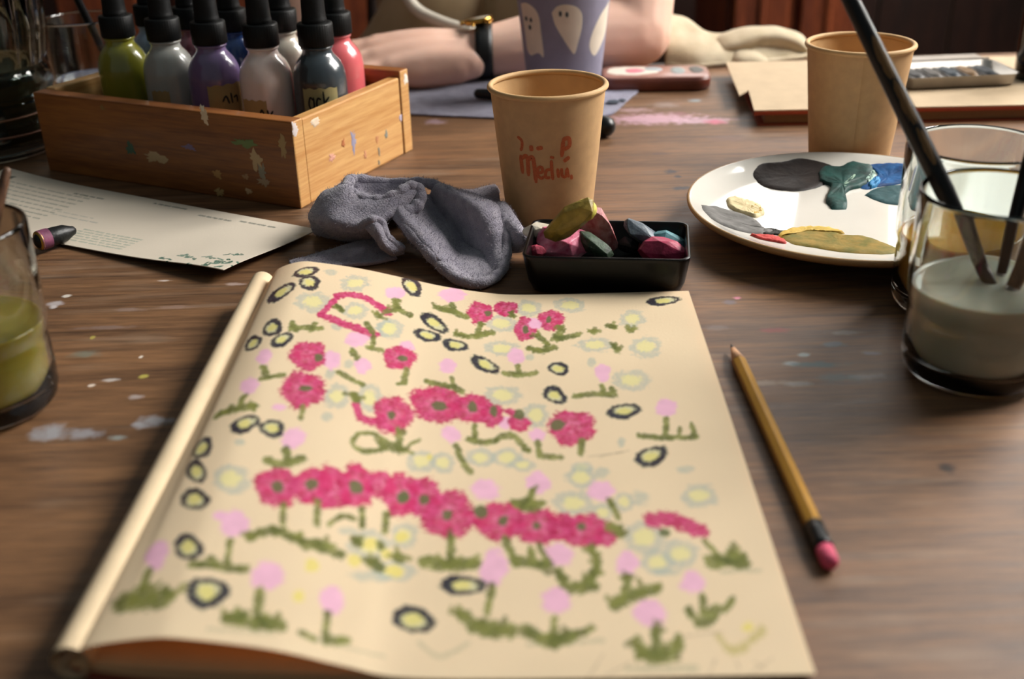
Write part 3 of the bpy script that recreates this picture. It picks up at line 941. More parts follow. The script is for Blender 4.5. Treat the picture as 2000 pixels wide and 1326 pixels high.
M_ochre = mat('ochre_lacquer', 'b5842c', rough=0.35, var=0.08, vscale=90, coat=0.3)
M_cone = mat('sharpened_wood', 'cf9c74', rough=0.7, var=0.1, vscale=200)
M_lead = mat('graphite', '2a2422', rough=0.4)
M_ferrule = mat('black_ferrule', '101213', rough=0.35, metal=0.3)
M_eraser = mat('pink_eraser', 'd0506e', rough=0.7, var=0.08)
bevel(MO('body', rings([hexring(0.024, R), hexring(PL - 0.019, R)]), M_ochre, pen, smooth=False), 0.0005, 2, 0.4)
MO('sharpened_tip', rings([hexring(PL - 0.0195, R * 0.97, 18), hexring(PL - 0.005, 0.0013, 18)]), M_cone, pen)
MO('lead', rings([hexring(PL - 0.0052, 0.00125, 12), hexring(PL, 0.0003, 12)]), M_lead, pen)
MO('ferrule', rings([hexring(0.0095, R * 1.03, 20), hexring(0.012, R * 1.09, 20), hexring(0.014, R * 1.02, 20), hexring(0.018, R * 1.08, 20), hexring(0.020, R * 1.02, 20), hexring(0.0245, R * 1.05, 20)]), M_ferrule, pen)
MO('eraser', rings([hexring(0.0, 0.0015, 20), hexring(0.0008, 0.0028, 20), hexring(0.0025, 0.0034, 20), hexring(0.010, 0.0035, 20)]), M_eraser, pen)

# ------------------------------------------------------------------ paper cups
CUP_H, CUP_R, CUP_B = 0.0922, 0.0380, 0.0290
def cup_r(z): return CUP_B + (CUP_R - CUP_B) * z / CUP_H
def tall_r(z): return 0.0330 + 0.0120 * z / 0.112
def cup(name, label, loc, m_out, m_in, seam_ang, rz=0.0, cup_r=cup_r, CUP_H=CUP_H, CUP_B=CUP_B):
    t = thing(name, label, 'cup', loc, (0, 0, rz))
    T = 0.0006
    outer = [(CUP_B - 0.002, 0.0), (CUP_B, 0.0004)] + [(cup_r(z), z) for z in np.linspace(0.002, CUP_H - 0.004, 10)]
    inner = [(cup_r(z) - T, z) for z in np.linspace(CUP_H - 0.004, 0.009, 10)] + [(0.0, 0.0085)]
    foot = [(CUP_B - 0.0016, 0.0), (CUP_B - 0.0018, 0.0085)]
    MO('wall', lathe(outer, 72), m_out, t)
    MO('inner_wall', join(lathe(inner, 72), lathe(foot, 48)), m_in, t)
    # rolled rim
    rr = [(cup_r(CUP_H) - 0.0002 + 0.0019 * math.cos(a), CUP_H - 0.0022 + 0.0019 * math.sin(a)) for a in np.linspace(0, 2 * math.pi, 15)]
    MO('rolled_rim', lathe(rr, 72), m_in, t)
    # overlapped paper seam up the side
    V, F = [], []
    for z in np.linspace(0.001, CUP_H - 0.004, 12):
        for k, (da, dr) in enumerate(((-0.004, 0.00005), (0.0, 0.0004), (0.22, 0.00012))):
            a = seam_ang + da; r = cup_r(z) + dr; V.append((r * math.cos(a), r * math.sin(a), z))
    F = [(i * 3 + j, i * 3 + j + 1, (i + 1) * 3 + j + 1, (i + 1) * 3 + j) for i in range(11) for j in (0, 1)]
    MO('side_seam', (V, F), m_out, t)
    return t
def cup_surf(rf, a0, off=0.0):
    """(arc length, height) -> point and normal on a cup-like side; arc 0 looks along angle a0"""
    def f(u, z):
        r = rf(z) + off; a = a0 + u / rf(z)
        return (r * math.cos(a), r * math.sin(a), z), (math.cos(a), math.sin(a), 0)
    return f
M_kraft = mat('kraft_paper', 'c59f72', rough=0.72, var=0.06, vscale=140, bump=0.06, bscale=700, spec=0.3)
M_kraft_in = mat('kraft_paper_inside', 'caa474', rough=0.6, var=0.05, vscale=120, bump=0.05, bscale=700, spec=0.3)
M_redprint = mat('red_crayon_print', 'b85c30', rough=0.7, var=0.15, vscale=900)
C1 = (0.0281, 0.7238, 0)
cup1 = cup('paper_cup', 'brown kraft paper cup with red-orange lettering beside the crumpled grey cloth', C1, M_kraft, M_kraft_in, 2.2)
a_view = math.atan2(-C1[1], -C1[0])
STROKES = [
    [(335, 540), (345, 645)], [(343, 560), (362, 542), (374, 560), (378, 655)], [(378, 565), (396, 545), (408, 570), (420, 690)],
    [(430, 633), (455, 625), (452, 600), (434, 604), (428, 640), (448, 662), (466, 650)],
    [(502, 612), (478, 618), (474, 655), (500, 658)], [(506, 560), (508, 610), (514, 672)],
    [(540, 608), (546, 662)], [(562, 608), (566, 650), (586, 658), (592, 612)], [(592, 608), (602, 666)], [(616, 652), (620, 680)],
    [(320, 440), (344, 462), (342, 505), (332, 508)], [(394, 480), (398, 512)], [(424, 497), (460, 490)],
    [(574, 450), (564, 546)], [(568, 452), (602, 446), (606, 488), (576, 506)], [(512, 538), (508, 552)], [(574, 572), (608, 550)]]
sf = cup_surf(cup_r, a_view, 0.00005)
rb = []
for s in STROKES:
    pts = []
    for (a, b) in s:
        px, py = 900 + a / 2.882, 120 + b / 2.882
        dx = (px - 1070.5) / 3.02e3; z = 0.0655 - (py - 270) * 0.000352
        pts.append((math.asin(dx / cup_r(z)) * cup_r(z), z))
    rb.append(ribbon(pts, 0.0028 if len(rb) < 3 or len(rb) > 10 else 0.0021, sf))
MO('lettering', join(*rb), M_redprint, cup1, label='red-orange handwritten lettering')
C2 = (0.2604, 0.8213, 0)
cup('paper_cup', 'plain brown kraft paper cup standing behind the paint plate', C2, M_kraft, M_kraft_in, -1.78)

M_lav = mat('lavender_paint', '8b889c', rough=0.6, var=0.10, vscale=45, bump=0.08, bscale=300)
M_lav_in = mat('cup_inside', 'c8b8a8', rough=0.7)
CG = (at(1101, 90, Y=1.056)[0], 1.056, 0)
gcup = cup('painted_cup', 'lavender painted paper cup decorated with pale ghosts in front of the arm', CG, M_lav, M_lav_in, 2.0, 0.0, tall_r, 0.112, 0.0330)
M_ghost = mat('ghost_cream', 'e2d6c4', rough=0.65, var=0.05)
M_gdark = mat('ghost_face', '40484c', rough=0.6)
ga = math.atan2(-CG[1], -CG[0]); gs = cup_surf(tall_r, ga, 0.00006)
def gpt(a, b):
    px, py = 1000 + a / 6.25, b / 6.25
    z = at(px, py, Y=CG[1] - 0.030)[2]; r = tall_r(z)
    dx = max(-0.97, min(0.97, (px - 1099.5 + (py - 60) * 0.02) / 1925.0 / r))
    return (math.asin(dx) * r, z)
for gi, outl in enumerate(([(165, 75), (230, 45), (310, 90), (360, 190), (380, 400), (398, 690), (350, 650), (300, 670), (255, 700), (215, 640), (195, 400), (175, 200)],
             [(500, 130), (560, 50), (660, 25), (770, 60), (825, 160), (815, 330), (775, 500), (735, 640), (690, 590), (600, 420), (530, 270)],
             [(1135, 50), (1128, 200), (1095, 420), (1030, 570), (955, 690), (905, 610), (905, 490), (960, 330), (1040, 170)])):
    Q = resample([tuple(p) for p in smooth_prof([gpt(*p) for p in outl] + [gpt(*outl[0])], 4)[:-1]], 56)
    gh = MO('ghost_motif', daub(Q, 0.00015, gs, rings=(1.0, 0.9, 0.7, 0.45, 0.2)), M_ghost, gcup)
    eyes = ([(220, 245, 22), (272, 250, 22), (258, 345, 24)], [(592, 140, 26), (662, 150, 26)], [])[gi]
    for ex, ey, er in eyes:
        q = [gpt(ex + er * .7 * math.cos(a), ey + er * 1.4 * math.sin(a)) for a in np.linspace(0, 6.28, 12, endpoint=False)]
        MO('face_dot', daub(resample(q, 20), 0.0003, cup_surf(tall_r, ga, 0.00016), rings=(1.0, 0.8, 0.4)), M_gdark, gh)

# ------------------------------------------------------------------ the plate with paint
PC = np.array((0.2230, 0.6841)); PR = 0.1050
plate = thing('paint_plate', 'round white plate smeared with brown, green, blue and ochre paint', 'plate', (PC[0], PC[1], 0))
M_china = mat('white_glaze', 'e9e4da', rough=0.12, coat=0.6, var=0.02, vscale=30)
M_edge = mat('bare_brown_rim', 'b08a5c', rough=0.5)
prof = [(0, .0085), (.045, .0086), (.068, .0092), (.082, .0110), (.092, .0140), (.099, .0172), (.1030, .0190), (.1046, .0196)]
prof_in = smooth_prof(prof, 3)
def plate_z(r): return float(np.interp(r, [p[0] for p in prof_in], [p[1] for p in prof_in]))
under_p = [(.1046, .0196), (.1056, .0186), (.1052, .0170), (.098, .0128), (.085, .0072), (.070, .0040), (.060, .0030), (.060, .0), (.055, .0), (.055, .0025), (0, .0035)]
MO('dish', lathe(prof_in + smooth_prof(under_p, 2), 120), M_china, plate)
MO('rim_edge', lathe([(.1046, .01965), (.1054, .0196), (.1062, .0186), (.1060, .0172), (.1048, .0158), (.1020, .0140), (.1015, .0142)], 120), M_edge, plate, label='bare brown edge of the plate rim')
def psurf(x, y):
    r = math.hypot(x, y); z = plate_z(min(r, .1046)); dz = (plate_z(min(r + 1e-3, .1046)) - z) / 1e-3
    n = np.array((-dz * x / (r + 1e-6), -dz * y / (r + 1e-6), 1.0)); n /= np.linalg.norm(n)
    return (x, y, z), n
def platept(X, Y):                      # place on the dish in the zoomed view of it
    px, py = 1330 + X / 4.1667, 270 + Y / 4.1667; z = .0095
    for _ in range(10):
        p = at(px, py, z); r = math.hypot(p[0] - PC[0], p[1] - PC[1]); z = .5 * z + .5 * plate_z(min(r, .1046))
    return (p[0] - PC[0], p[1] - PC[1])
def paintm(n, c, c2=None, rough=0.6, vs=120): return mat(n, c, rough=rough, col2=c2, var=0.1, vscale=vs, bump=0.4, bscale=260, spec=0.3)
SM = [('brown_smear', 'dark brown smear', ('1e1714', '2c221e'), .0014, .03, [(585, 270), (640, 210), (800, 195), (960, 165), (1080, 180), (1200, 210), (1260, 260), (1220, 340), (1120, 400), (980, 432), (860, 432), (740, 415), (640, 370), (590, 310)]),
      ('blue_smear', 'bright blue smear', ('0f3a6c', '1f5f9a'), .0012, .03, [(1500, 215), (1640, 205), (1800, 205), (1960, 215), (1980, 290), (1880, 350), (1740, 380), (1600, 400), (1520, 420), (1460, 400), (1560, 330), (1600, 290)]),
      ('teal_smear', 'dark teal smear', ('27474a', '35585c'), .0010, .02, [(1495, 465), (1560, 420), (1660, 395), (1800, 385), (1930, 400), (2010, 460), (1960, 520), (1840, 545), (1700, 540), (1580, 505)]),
      ('green_smear', 'thick dark green smear', ('17302c', '24504a'), .0026, .05, [(1110, 290), (1160, 235), (1280, 235), (1380, 200), (1490, 215), (1580, 250), (1570, 330), (1480, 400), (1390, 420), (1330, 470), (1350, 575), (1230, 580), (1180, 510), (1210, 430), (1210, 390), (1130, 360)]),
      ('cream_smear', 'cream and ochre smear', ('cbb88c', 'e0d0a4'), .0018, .05, [(365, 500), (440, 490), (520, 515), (600, 535), (650, 570), (680, 610), (620, 650), (540, 625), (450, 600), (390, 560)]),
      ('ochre_smear', 'ochre dab', ('a88438', 'c8a655'), .0016, .05, [(560, 560), (610, 545), (660, 580), (670, 620), (600, 640), (560, 610)]),
      ('grey_smear', 'grey smear up the rim', ('55534f', '787572'), .0010, .03, [(165, 545), (260, 555), (380, 590), (520, 630), (620, 680), (680, 740), (760, 765), (700, 785), (560, 775), (420, 740), (280, 680), (190, 600)]),
      ('black_smear', 'thin black streak', ('26241f', '34312a'), .0012, .08, [(640, 750), (720, 740), (820, 760), (930, 765), (900, 790), (760, 790), (660, 780)]),
      ('red_smear', 'red smear', ('b23a35', 'cf5048'), .0012, .05, [(560, 790), (660, 795), (760, 805), (830, 830), (860, 862), (760, 845), (650, 825)]),
      ('olive_smear', 'broad olive and ochre smear', ('6a6424', '9a7c36'), .0012, .03, [(800, 800), (880, 760), (1000, 740), (1180, 748), (1320, 790), (1480, 800), (1620, 840), (1740, 890), (1800, 930), (1680, 945), (1460, 940), (1240, 920), (1060, 890), (900, 860)]),
      ('yellow_streak', 'yellow ochre streak', ('c09a3c', 'd4b45a'), .0016, .06, [(860, 755), (1000, 735), (1200, 740), (1330, 775), (1200, 775), (1000, 765), (880, 790), (800, 810), (790, 790)]),
      ('blue_dab', 'light blue dab', ('2f7fb4', '4f9fd0'), .0022, .08, [(1520, 380), (1590, 330), (1625, 350), (1600, 395), (1540, 415)]),
      ('pale_ridge', 'pale green ridge', ('8aa890', 'a8c0a8'), .0024, .10, [(1300, 410), (1380, 340), (1430, 300), (1400, 360), (1330, 430)]),
      ('pale_ridge', 'pale green ridge', ('a8c8b8', 'bcd8c8'), .0026, .10, [(1500, 360), (1560, 285), (1580, 310), (1530, 370)])]
for i, (nm, lb, cc, h, am, ol) in enumerate(SM):
    Q = wobble([platept(*p) for p in ol], am, i + 3, 60)
    MO(nm, daub(Q, h, psurf, seed=i), paintm(nm, *cc), plate, label=lb)

# ------------------------------------------------------------------ black dish of pastels
TC = (0.0580, 0.6130); TA = -0.135
tray = thing('pastel_tray', 'small black lacquered rectangular dish holding broken oil pastels', 'tray', (TC[0], TC[1], 0), (0, 0, TA))
M_lacq = mat('black_lacquer', '0b0a09', rough=0.30, var=0.3, vscale=60, spec=0.28)
def rr_rings(levels, n=7):
    V, F, rows = [], [], []
    for (w, d, r, z) in levels:
        o = rrect(w, d, r, n); rows.append(list(range(len(V), len(V) + len(o)))); V += [(x, y, z) for x, y in o]
    m = len(rows[0])
    for i in range(len(rows) - 1):
        F += [(rows[i][k], rows[i][(k + 1) % m], rows[i + 1][(k + 1) % m], rows[i + 1][k]) for k in range(m)]
    F += [tuple(reversed(rows[0])), tuple(rows[-1])]
    return V, F
TW, TD = 0.0955, 0.0620
MO('dish', rr_rings([(TW - .016, TD - .016, .006, .0), (TW - .010, TD - .010, .008, .0012), (TW - .005, TD - .005, .008, .008), (TW - .0008, TD - .0008, .007, .0225), (TW, TD, .007, .0245), (TW - .0008, TD - .0008, .0066, .0252),
                     (TW - .0034, TD - .0034, .006, .0250), (TW - .0044, TD - .0044, .006, .0235), (TW - .009, TD - .009, .006, .008), (TW - .014, TD - .014, .005, .0042)]), M_lacq, tray)
def chunk(name, label, pts, r, m, flat=0.8, seed=0, n=10, up=(0, 0, 1)):
    """broken pastel stub: short irregular capsule"""
    P = smooth_prof(pts, 3) if len(pts) > 2 else [tuple(np.array(pts[0]) + (np.array(pts[1]) - np.array(pts[0])) * t) for t in np.linspace(0, 1, 5)]
    c = np.mean(P, 0)
    rs = np.random.RandomState(seed)
    rad = [r * (0.92 + 0.16 * rs.rand()) for _ in P]
    V, F = capsule([np.array(p) - (c[0], c[1], 0) for p in P], rad, n, flat=flat, up=up)
    V = [tuple(np.array(v) + (rs.rand(3) - .5) * r * 0.42) for v in V if rs.rand() < .62]
    bm = bmesh.new()                              # broken faces: hull of scattered points on the stub
    for v in V: bm.verts.new(v)
    h = bmesh.ops.convex_hull(bm, input=bm.verts)
    bmesh.ops.delete(bm, geom=[v for v in bm.verts if not v.link_faces], context='VERTS')
    bmesh.ops.bevel(bm, geom=bm.edges[:] + bm.verts[:], offset=r * .10, segments=1, affect='EDGES', clamp_overlap=True)
    me = bpy.data.meshes.new(name); bm.to_mesh(me); bm.free(); me.materials.append(m)
    o = bpy.data.objects.new(name, me); COL.objects.link(o); o.location = (c[0], c[1], 0)
    tag(o, label, 'pastel', 'broken oil pastels in the black dish')
    return o
def pm(n, c, c2): return mat(n, c, rough=0.55, col2=c2, vscale=160, bump=0.4, bscale=420, coat=0.1)
def A3(px, py, z): return at(px, py, z)
chunk('oil_pastel', 'cream white pastel stub at the left end of the black dish', [A3(1040, 452, .0205), A3(1062, 452, .0215)], .0058, pm('pastel_cream', 'e0d2ba', 'f0e8d8'), .75, 1)
pk = chunk('oil_pastel', 'rose pink chewed-looking pastel lump under the yellow stick', [A3(1076, 470, .0185), A3(1098, 484, .0165), A3(1122, 474, .0185)], .0092, pm('pastel_pink', 'c8486c', 'e79ab0'), .95, 2)
yl = chunk('oil_pastel', 'yellow-olive pastel stick lying across the top of the pile', [A3(1090, 446, .0335), A3(1112, 432, .0385), A3(1138, 411, .0455)], .0078, pm('pastel_olive', '7c6a24', 'a48a34'), .8, 3, 8)
ye = MO('broken_end', ellipsoid((0, 0, 0), (.0068, .0055, .0066), 12, 8), pm('pastel_yellow', 'd8cc50', 'ece478'), yl, label='bright yellow broken end')
_e = A3(1143, 409, .0452); ye.location = (_e[0] - yl.location[0], _e[1] - yl.location[1] - .0008, _e[2])
chunk('oil_pastel', 'dusty red square pastel stick flecked with white, leaning on the back wall of the dish', [A3(1160, 432, .0265), A3(1168, 452, .0185), A3(1176, 470, .0120)], .0098, pm('pastel_red', '9c3c40', 'cf9a98'), .6, 4, 6)
chunk('oil_pastel', 'dark green round pastel stick in front of the red one', [A3(1142, 466, .0215), A3(1160, 478, .0190), A3(1180, 491, .0160)], .0050, pm('pastel_green', '1c2a1c', '4a5e48'), .95, 5)
chunk('oil_pastel', 'slate grey flat pastel chip standing at the right of the dish', [A3(1246, 450, .0225), A3(1262, 462, .0180), A3(1278, 476, .0130)], .0088, pm('pastel_slate', '3c4650', '66727c'), .5, 6)
chunk('oil_pastel', 'teal pastel chip behind the magenta one', [A3(1292, 464, .0190), A3(1318, 474, .0165)], .0064, pm('pastel_teal', '2c6068', '5a8c94'), .6, 7)
chunk('oil_pastel', 'deep magenta long pastel chip in the right front of the dish', [A3(1275, 486, .0180), A3(1300, 484, .0190), A3(1322, 494, .0165)], .0072, pm('pastel_magenta', '8c1c3c', 'b83058'), .8, 8)
chunk('oil_pastel', 'small crimson pastel crumb at the left front of the dish', [A3(1040, 490, .0165), A3(1052, 490, .0165)], .0046, pm('pastel_crimson', '8c2038', 'b44058'), .8, 9)
chunk('oil_pastel', 'dark navy pastel stub beneath the cream one', [A3(1045, 470, .0125), A3(1064, 474, .0120)], .0058, pm('pastel_navy', '141c24', '28343e'), .9, 10)
chunk('oil_pastel', 'black pastel stub in the middle of the dish', [A3(1205, 470, .0105), A3(1232, 478, .0105)], .0062, pm('pastel_black', '0e0e0f', '26262a'), .9, 11)
chunk('oil_pastel', 'wine red pastel stub wedged below the slate chip', [A3(1262, 486, .0095), A3(1290, 492, .0095)], .0056, pm('pastel_wine', '3a1018', '5a1c28'), .9, 12)

# ------------------------------------------------------------------ pine crate of ink bottles
CB = np.array((-0.1468, 0.7525)); CA = -0.4684; CL, CW, CHT = 0.2451, 0.1556, 0.0630
crate = thing('wooden_crate', 'shallow paint-flecked pine crate holding dropper bottles', 'crate', (CB[0], CB[1], 0), (0, 0, CA))
M_pine_shaded = wood('pine', '6c3a17', '9c6028', grain=(2.2, 30, 30), scale=1.2, rough=0.45, bump=0.25, coat=0.1)  # front faces away from the window: its shade is put into the colour
M_pine_lit = wood('pine_lit', 'be8648', 'deb072', grain=(30, 2.2, 34), scale=1.2, rough=0.45, bump=0.25, coat=0.1)  # same pine, colour lifted to stand for the window light on the ends
TF = 0.0125
def panel(name, vf, m):
    o = bevel(MO(name, vf, m, crate, smooth=False), 0.0012, 2)
    if m is M_pine_shaded:                                   # end faces take the lit tone, the rest keep the shaded one
        o.data.materials.append(M_pine_lit)
        for p in o.data.polygons:
            if abs(p.normal.x) > .9: p.material_index = 1
    return o
panel('front_panel', box(-CL, 0, 0, TF, 0.0, CHT), M_pine_shaded)
panel('back_panel', box(-CL, 0, CW - TF, CW, 0.0, CHT + 0.004), M_pine_shaded)
panel('end_panel', box(-0.0105, -0.0008, TF + 0.0004, CW - TF - 0.0004, 0.0, CHT - 0.001), M_pine_lit)
panel('end_panel', box(-CL + 0.0008, -CL + 0.0105, TF + 0.0004, CW - TF - 0.0004, 0.0, CHT + 0.001), M_pine_lit)
panel('bottom_board', box(-CL + 0.0112, -0.0112, TF + 0.0006, CW - TF - 0.0006, 0.0012, 0.0068), M_pine_shaded)
# flecks of dried paint on the outside
def fsurf(x, z): return (x, 0.0, z), (0, -1, 0)
def esurf(y, z): return (-0.0008, y, z), (1, 0, 0)
def esurf2(y, z): return (0.0, y, z), (1, 0, 0)
def face_pt(px, py, end):
    """photo place -> place on the crate's front (u, z) or end (v, z)"""
    o = np.array(at(px, py, 0.0)); e = np.array((0, 0, CAM_H)); d = o - e
    n = np.array((math.cos(CA), math.sin(CA), 0)) if end else np.array((math.sin(CA), -math.cos(CA), 0))
    t = (np.array((CB[0], CB[1], 0)) - e).dot(n) / d.dot(n); p = e + d * t
    r = p[:2] - CB
    return (r[0] * -math.sin(CA) + r[1] * math.cos(CA) if end else r[0] * math.cos(CA) + r[1] * math.sin(CA), p[2])
k = 0
for px, py, rx, rz, colr, end in ((255, 290, .004, .005, '44604e', 0), (305, 308, .012, .004, 'b49a74', 0), (370, 287, .006, .002, '7a6a86', 0), (480, 280, .010, .003, '6c7c4a', 0),
        (500, 312, .005, .007, 'b89c74', 0), (400, 228, .003, .005, 'd8c0a0', 0), (395, 212, .002, .003, 'e8dcc4', 0), (552, 285, .003, .008, 'a88a5c', 0), (512, 335, .003, .006, '8c8672', 0), (425, 340, .004, .003, 'ae8450', 0), (428, 375, .004, .003, 'b0905c', 0),
        (485, 373, .003, .002, 'c0a078', 0), (515, 355, .005, .003, '9c8468', 0), (200, 210, .002, .002, '8c6a3c', 0), (480, 345, .003, .002, 'a07c58', 0),
        (692, 275, .003, .008, '9c98b0', 1), (650, 308, .004, .003, 'd8a08c', 1), (672, 280, .002, .003, 'b46c40', 1), (738, 272, .002, .003, 'c08458', 1), (756, 263, .002, .003, '888c84', 1),
        (742, 296, .001, .004, '7c8078', 1), (742, 318, .001, .002, '7c8078', 1), (715, 303, .002, .003, 'c88c68', 1), (618, 238, .005, .003, 'e4ceb4', 1), (784, 230, .002, .003, 'c4b8c8', 1), (576, 252, .003, .005, 'd8ccc8', 1), (792, 155, .003, .004, 'f0e8dc', 1)):
    a, z = face_pt(px, py, end)
    q = [(a + rx * math.cos(t), z + rz * math.sin(t)) for t in np.linspace(0, 6.28, 8, endpoint=False)]
    k += 1
    su = (esurf2 if (a < TF or a > CW - TF) else esurf) if end else fsurf
    MO('paint_fleck', daub(wobble(q, 0.55, k, 30), 0.0003, su, rings=(1.0, 0.8, 0.4), seed=k), mat('fleck_%d' % k, colr, rough=0.6), crate)

def bottle(name, label, u, v, m, tape=None):
    c, s = math.cos(CA), math.sin(CA)
    loc = (CB[0] + u * c - v * s, CB[1] + u * s + v * c, 0.0069)
    t = thing(name, label, 'bottle', loc, group='dropper bottles in the pine crate')
    R = 0.0199
    body = smooth_prof([(0.0, .0015), (.012, .0012), (.0165, .0), (.0190, .0016), (R, .0045), (R, .02), (R, .04), (R, .0620), (.0196, .0682), (.0184, .0738), (.0162, .0786), (.0134, .0822), (.0114, .0848), (.0108, .0880), (.0106, .0935)], 3)
    MO('body', lathe(body, 48), m, t)
    MO('neck_ring', lathe([(.0104, .0878), (.0118, .0883), (.0120, .0892), (.0118, .0901), (.0104, .0905)], 36), m, t)
    rib = lambda a, z: 1 + 0.012 * (math.cos(a * 40) > 0)
    MO('cap', lathe([(.0100, .0905), (.0126, .0905), (.0130, .0912), (.0130, .1058), (.0124, .1068), (.0090, .1070), (.0, .1070)], 120, rib), M_cap, t)
    MO('dropper_bulb', lathe(smooth_prof([(.0090, .1068), (.0092, .1090), (.0088, .1115), (.0085, .1200), (.0080, .1300), (.0068, .1380), (.0040, .1425), (.0, .1440)], 3), 32), M_bulb, t)
    if tape:
        tm, z0, z1, a0, a1, words = tape
        va = math.atan2(-loc[1], -loc[0])
        V, F = [], []; nz, na = 4, 18
        for i in range(nz):
            for j in range(na):
                a = va + a0 + (a1 - a0) * j / (na - 1) ; z = z0 + (z1 - z0) * i / (nz - 1) + 0.0006 * math.sin(j * 1.3 + i)
                V.append(((R + .00025) * math.cos(a), (R + .00025) * math.sin(a), z))
        F = [(i * na + j, i * na + j + 1, (i + 1) * na + j + 1, (i + 1) * na + j) for i in range(nz - 1) for j in range(na - 1)]
        lb = MO('tape_label', (V, F), tm, t, label='masking tape label')
        if words:
            sf = cup_surf(lambda z: R, va, 0.0004)
            MO('handwriting', join(*[ribbon([(a, z + .0200) for a, z in w], .0013, sf, lift=.0002) for w in words]), M_ink, lb, label='black handwriting')
    return t
M_cap = mat('black_cap', '060707', rough=0.5, spec=0.3)
M_bulb = mat('black_rubber', '070809', rough=0.55, spec=0.3)
M_ink = mat('black_marker', '121212', rough=0.6)
M_tape = mat('masking_tape', 'a39a6c', rough=0.7, var=0.08)
M_tape2 = mat('masking_tape_brown', 'a08454', rough=0.7, var=0.1)
def inkm(n, c, c2=None): return mat(n, c, rough=0.3, coat=0.9, col2=c2, var=0.06, vscale=40, sub=0.15, detail=2)
word_ack = [[(-.0062, .034), (-.0086, .036), (-.0100, .031), (-.0086, .0275), (-.0064, .029)], [(-.0062, .0365), (-.0060, .0272)],
            [(-.0008, .0345), (-.0030, .0355), (-.0042, .031), (-.0028, .0275), (-.0004, .0285)],
            [(.0012, .0405), (.0014, .0270)], [(.0052, .0362), (.0016, .0312), (.0030, .0300), (.0058, .0272)]]
word_p = [[(.003, .030), (.006, .034), (.008, .028)], [(.010, .036), (.0105, .028)], [(.012, .032), (.015, .033), (.015, .028)]]
word_b = [[(-.008, .022), (-.006, .027), (-.004, .022)], [(-.002, .027), (-.001, .022), (.002, .026)]]
FR = .060
bottle('dropper_bottle', 'olive green dropper bottle at the left end of the crate', -.2035, .058, inkm('ink_olive', '7c7a1c', '8c8a2a'))
bottle('dropper_bottle', 'pale grey dropper bottle between the olive and purple ones', -.1585, .060, inkm('ink_grey', '9a9a94', 'a8a8a2'), (M_tape2, .026, .055, -.9, -.15, None))
bottle('dropper_bottle', 'purple dropper bottle with a tan tape label in the front row', -.1140, .060, inkm('ink_purple', '66547c', '78648e'), (M_tape2, .030, .0625, -.35, 1.2, word_p))
bottle('dropper_bottle', 'blush pink dropper bottle at the front corner of the crate', -.0700, .066, inkm('ink_blush', 'f0d8ce', 'f5e2da'), (mat('pale_tape', 'b89a68', rough=.7), .028, .054, -1.2, -.1, word_b))
bottle('dropper_bottle', 'charcoal black dropper bottle whose tape label ends in ack', -.0315, .081, inkm('ink_black', '2c343a', '3c464c'), (M_tape, .030, .0625, -.72, .62, word_ack))
bottle('dropper_bottle', 'coral pink dropper bottle at the right end of the crate', -.0430, .1225, inkm('ink_coral', 'd25c62', 'da6c70'))
bottle('dropper_bottle', 'off-white dropper bottle in the back row beside the coral one', -.0925, .1200, inkm('ink_cream', 'b8b0a0', 'c4bcae'))
bottle('dropper_bottle', 'deep blue dropper bottle in the back row behind the purple one', -.1325, .1080, inkm('ink_blue', '1c3c78', '2c4c88'))
bottle('dropper_bottle', 'dusty rose dropper bottle in the back row behind the grey one', -.1735, .1070, inkm('ink_rose', '8c4a58', 'a05c68'))
bottle('dropper_bottle', 'pale blue dropper bottle in the back row behind the olive one', -.2140, .1070, inkm('ink_paleblue', '8a9cb8', '9caec8'))

# ------------------------------------------------------------------ printed card under the crate
k0 = np.array(at(440, 552)[:2]); k1 = np.array(at(622, 456)[:2])
kv = k1 - k0; KW = float(np.linalg.norm(kv)); kv /= KW
ku = np.array((-kv[1], kv[0])); KL = 0.305                 # ku runs away to the left end
card = thing('printed_card', 'long cream card with green print lying in front of the crate', 'card', (float(k0[0]), float(k0[1]), 0))
nx_, ny_ = 560, 190
S, T = np.meshgrid(np.linspace(0, KL, nx_), np.linspace(0, KW, ny_))
XX = k0[0] + ku[0] * S + kv[0] * T; YY = k0[1] + ku[1] * S + kv[1] * T
ZZ = 0.0012 + 0.0045 * np.exp(-((S) / .05) ** 2 - (T / .05) ** 2) + 0.0035 * np.clip((S - .2) / .1, 0, 1) ** 2 * (T / KW) + .0012 * np.sin(S * 22 + 1) * (1 - T / KW) + .0012
M_card = mat('card_stock', 'd8cbb4', rough=0.7, attr='drawn', bump=0.06, bscale=600, spec=0.3)
cd = sheet_mesh('card_sheet', XX, YY, ZZ, M_card, card, card.location)
solidify(cd, 0.0005, -1)
cc = Canvas(S * 1000, T * 1000, 'd4c8b6', 0.54)
def words(s0, s1, t, hgt, colr, amt, seed):
    """run of small illegible print between s0 and s1 (mm), line at t"""
    rs = np.random.RandomState(seed); x = s0
    while x < s1:
        w = 2 + rs.rand() * 6
        W, d = cc.stroke([(x, t), (min(x + w, s1), t)], hgt)
        cc.put(W, amt * sst(1.2, .5, d + (cc.n3[W] - .5) * 1.2) * (.4 + .8 * cc.n3[W]), lin(colr)); x += w + 2.2 + 1.5 * rs.rand()
def card_mm(px, py):
    p = np.array(at(px, py, .003)[:2]) - k0; return p.dot(ku) * 1000, p.dot(kv) * 1000
TWm = KW * 1000
for i, (px, py) in enumerate(((500, 438), (415, 425), (330, 402), (170, 382))):   # short headings along the far edge
    a, b = card_mm(px, py); words(a - 16, a + 14, b, 1.3, '46544c', .9, i)
for i in range(8):                                                             # the paragraph at the left end
    words(195, 285, TWm * .30 + i * 6.4, 1.2, '6c7468', .7, 20 + i)
